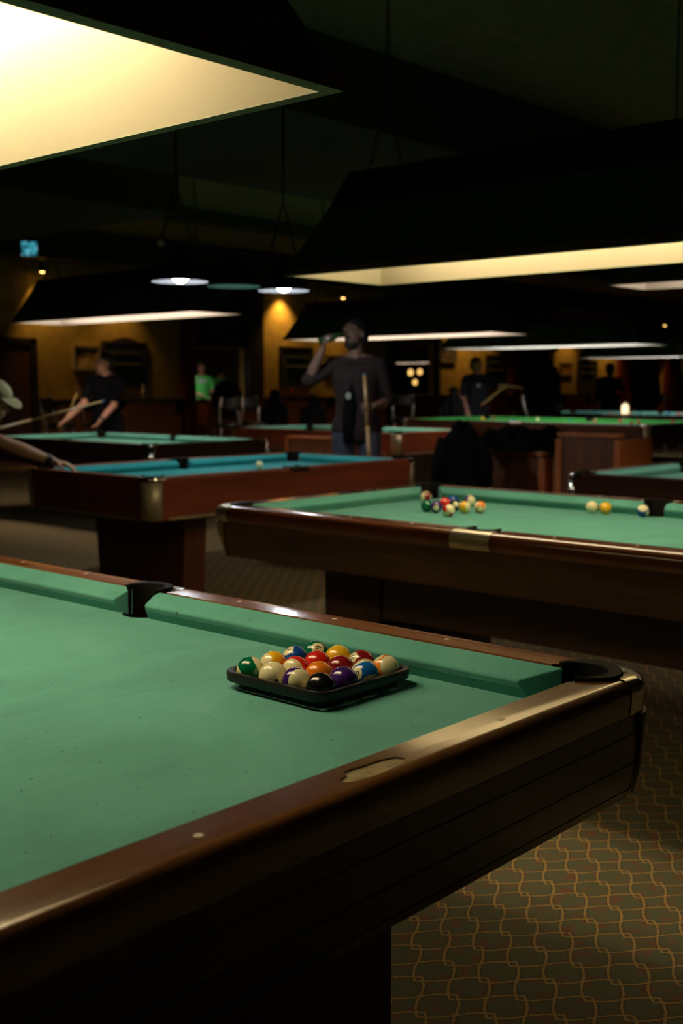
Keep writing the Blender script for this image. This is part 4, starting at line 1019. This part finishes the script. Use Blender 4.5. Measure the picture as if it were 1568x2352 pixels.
# ---------------------------------------------------------------- wooden benches with coats between the tables
def bench(x, y0, y1, top, lab, side=False):
    o = empty('wooden_bench', (x, (y0+y1)/2, 0), 0, lab, 'bench'); h = (y1-y0)/2
    MB().box(-.03, .03, -h, h, .12, top).build('back_panel', M_['brownwood'], o)
    MB().box(-.045, .045, -h-.01, h+.01, top, top+.03).build('cap_rail', M_['orangewood'], o)
    MB().box(.0, .45, -h, h, .38, .44).build('seat', M_['orangewood'], o); MB().box(.05, .4, -h+.03, h-.03, .02, .38).build('seat_base', M_['brownwood'], o)
    for s in (-1, 1): MB().box(-.05, .5 if side else .1, s*h-.025, s*h+.025, 0, top-.02).build('side_panel', M_['orangewood'], o)
bench(8.05, 4.97, 5.62, .76, 'low brown wooden bench under the pile of black coats')
bench(8.02, 4.28, 4.80, .93, 'taller wooden bench back right of the black coats, behind the dark table', True)
bench(9.6, 8.2, 9.4, .72, 'low wooden bench in front of the far pool table')
for px, d, w_, h, z0, lab, sd in [(1175, 9.45, .50, .17, .80, 'black coat piled on top of the low wooden bench', 11), (1060, 9.1, .44, .62, .40, 'big black coat heaped on a chair right of the blue table', 12), (1262, 9.5, .24, .16, .80, 'small black bag-like coat on the right end of the low bench', 13), (1098, 9.75, .26, .44, .42, 'black coat sleeve heap next to the low bench', 14)]:
    x_, y_ = onray(px, d); coat(x_, y_, w_, h, z0, lab, sd, .18)
x_, y_ = onray(1060, 9.35); chair(x_, y_, 2.4, 'black chair under the big coat heap right of the blue table', .42, .85)

# round table with a glowing lantern
x_, y_ = onray(1433, 17.6)
rt = empty('round_table', (x_, y_, 0), 0, 'small round table carrying the glowing glass lantern', 'table')
MB().lathe([(.001, .86), (.30, .86), (.30, .89), (.001, .89)], 0, 0, 28).build('tabletop', M_['darkX'], rt); MB().lathe([(.22, 0), (.20, .03), (.03, .06), (.03, .86)], 0, 0, 16).build('leg', M_['iron'], rt, True)
ln = empty('lantern', (x_, y_, .89), 0, 'small glowing glass lantern between the two snooker tables', 'lantern')
MB().lathe([(.05, 0), (.055, .01), (.055, .13), (.04, .16), (.001, .17)], 0, 0, 16).build('glass_body', glow('lantern_glow', (1, .78, .45), 1.4), ln, True)
MB().lathe([(.06, 0), (.06, .015), (.05, .015)], 0, 0, 16).build('base', M_['steel'], ln); MB().tube([(-.05, 0, .15), (-.03, 0, .2), (.03, 0, .2), (.05, 0, .15)], .006, 6).build('handle', M_['steel'], ln)

# bottles and glasses on the far counters
def bottle(x, y, z, col, lab, em=None, s=1.0):
    o = empty('bottle', (x, y, z), 0, lab, 'bottle')
    MB().lathe([(.001, 0), (.035*s, .002), (.036*s, .15*s), (.014*s, .20*s), (.013*s, .27*s), (.001, .272*s)], 0, 0, 14).build('bottle_body', em or plain('bottle_'+lab[:5], col, .1), o, True)
    MB().lathe([(.015*s, .262*s), (.015*s, .285*s), (.001, .286*s)], 0, 0, 10).build('cap', M_['iron'], o)
bottle(13.05, 16.45, 1.10, (.35, .33, .30), 'pale bottle on the ledge under the crested chalkboard')
bottle(16.95, 16.5, 1.10, (.30, .02, .02), 'small red sauce bottle on the ledge under the middle chalkboard', None, .8)
gl = glow('amber_backlit', (1, .58, .16), 1.1)
def lampglobe(x, z, r, lab):
    o = empty('globe_lamp', (x, 17.6, z), 0, lab, 'lamp', 'glowing globes in the bottle window'); MB().ball((0, 0, 0), (r, r, r*1.2), 14, 10).build('globe', gl, o, True); MB().tube([(0, 0, r), (0, 0, CE-z)], .012, 6).build('stem', M_['iron'], o)
lampglobe(22.25, 1.66, .07, 'left glowing amber globe in the bottle window'); lampglobe(22.62, 1.68, .065, 'right glowing amber globe in the bottle window'); lampglobe(22.43, 1.42, .06, 'lower glowing amber globe in the bottle window')
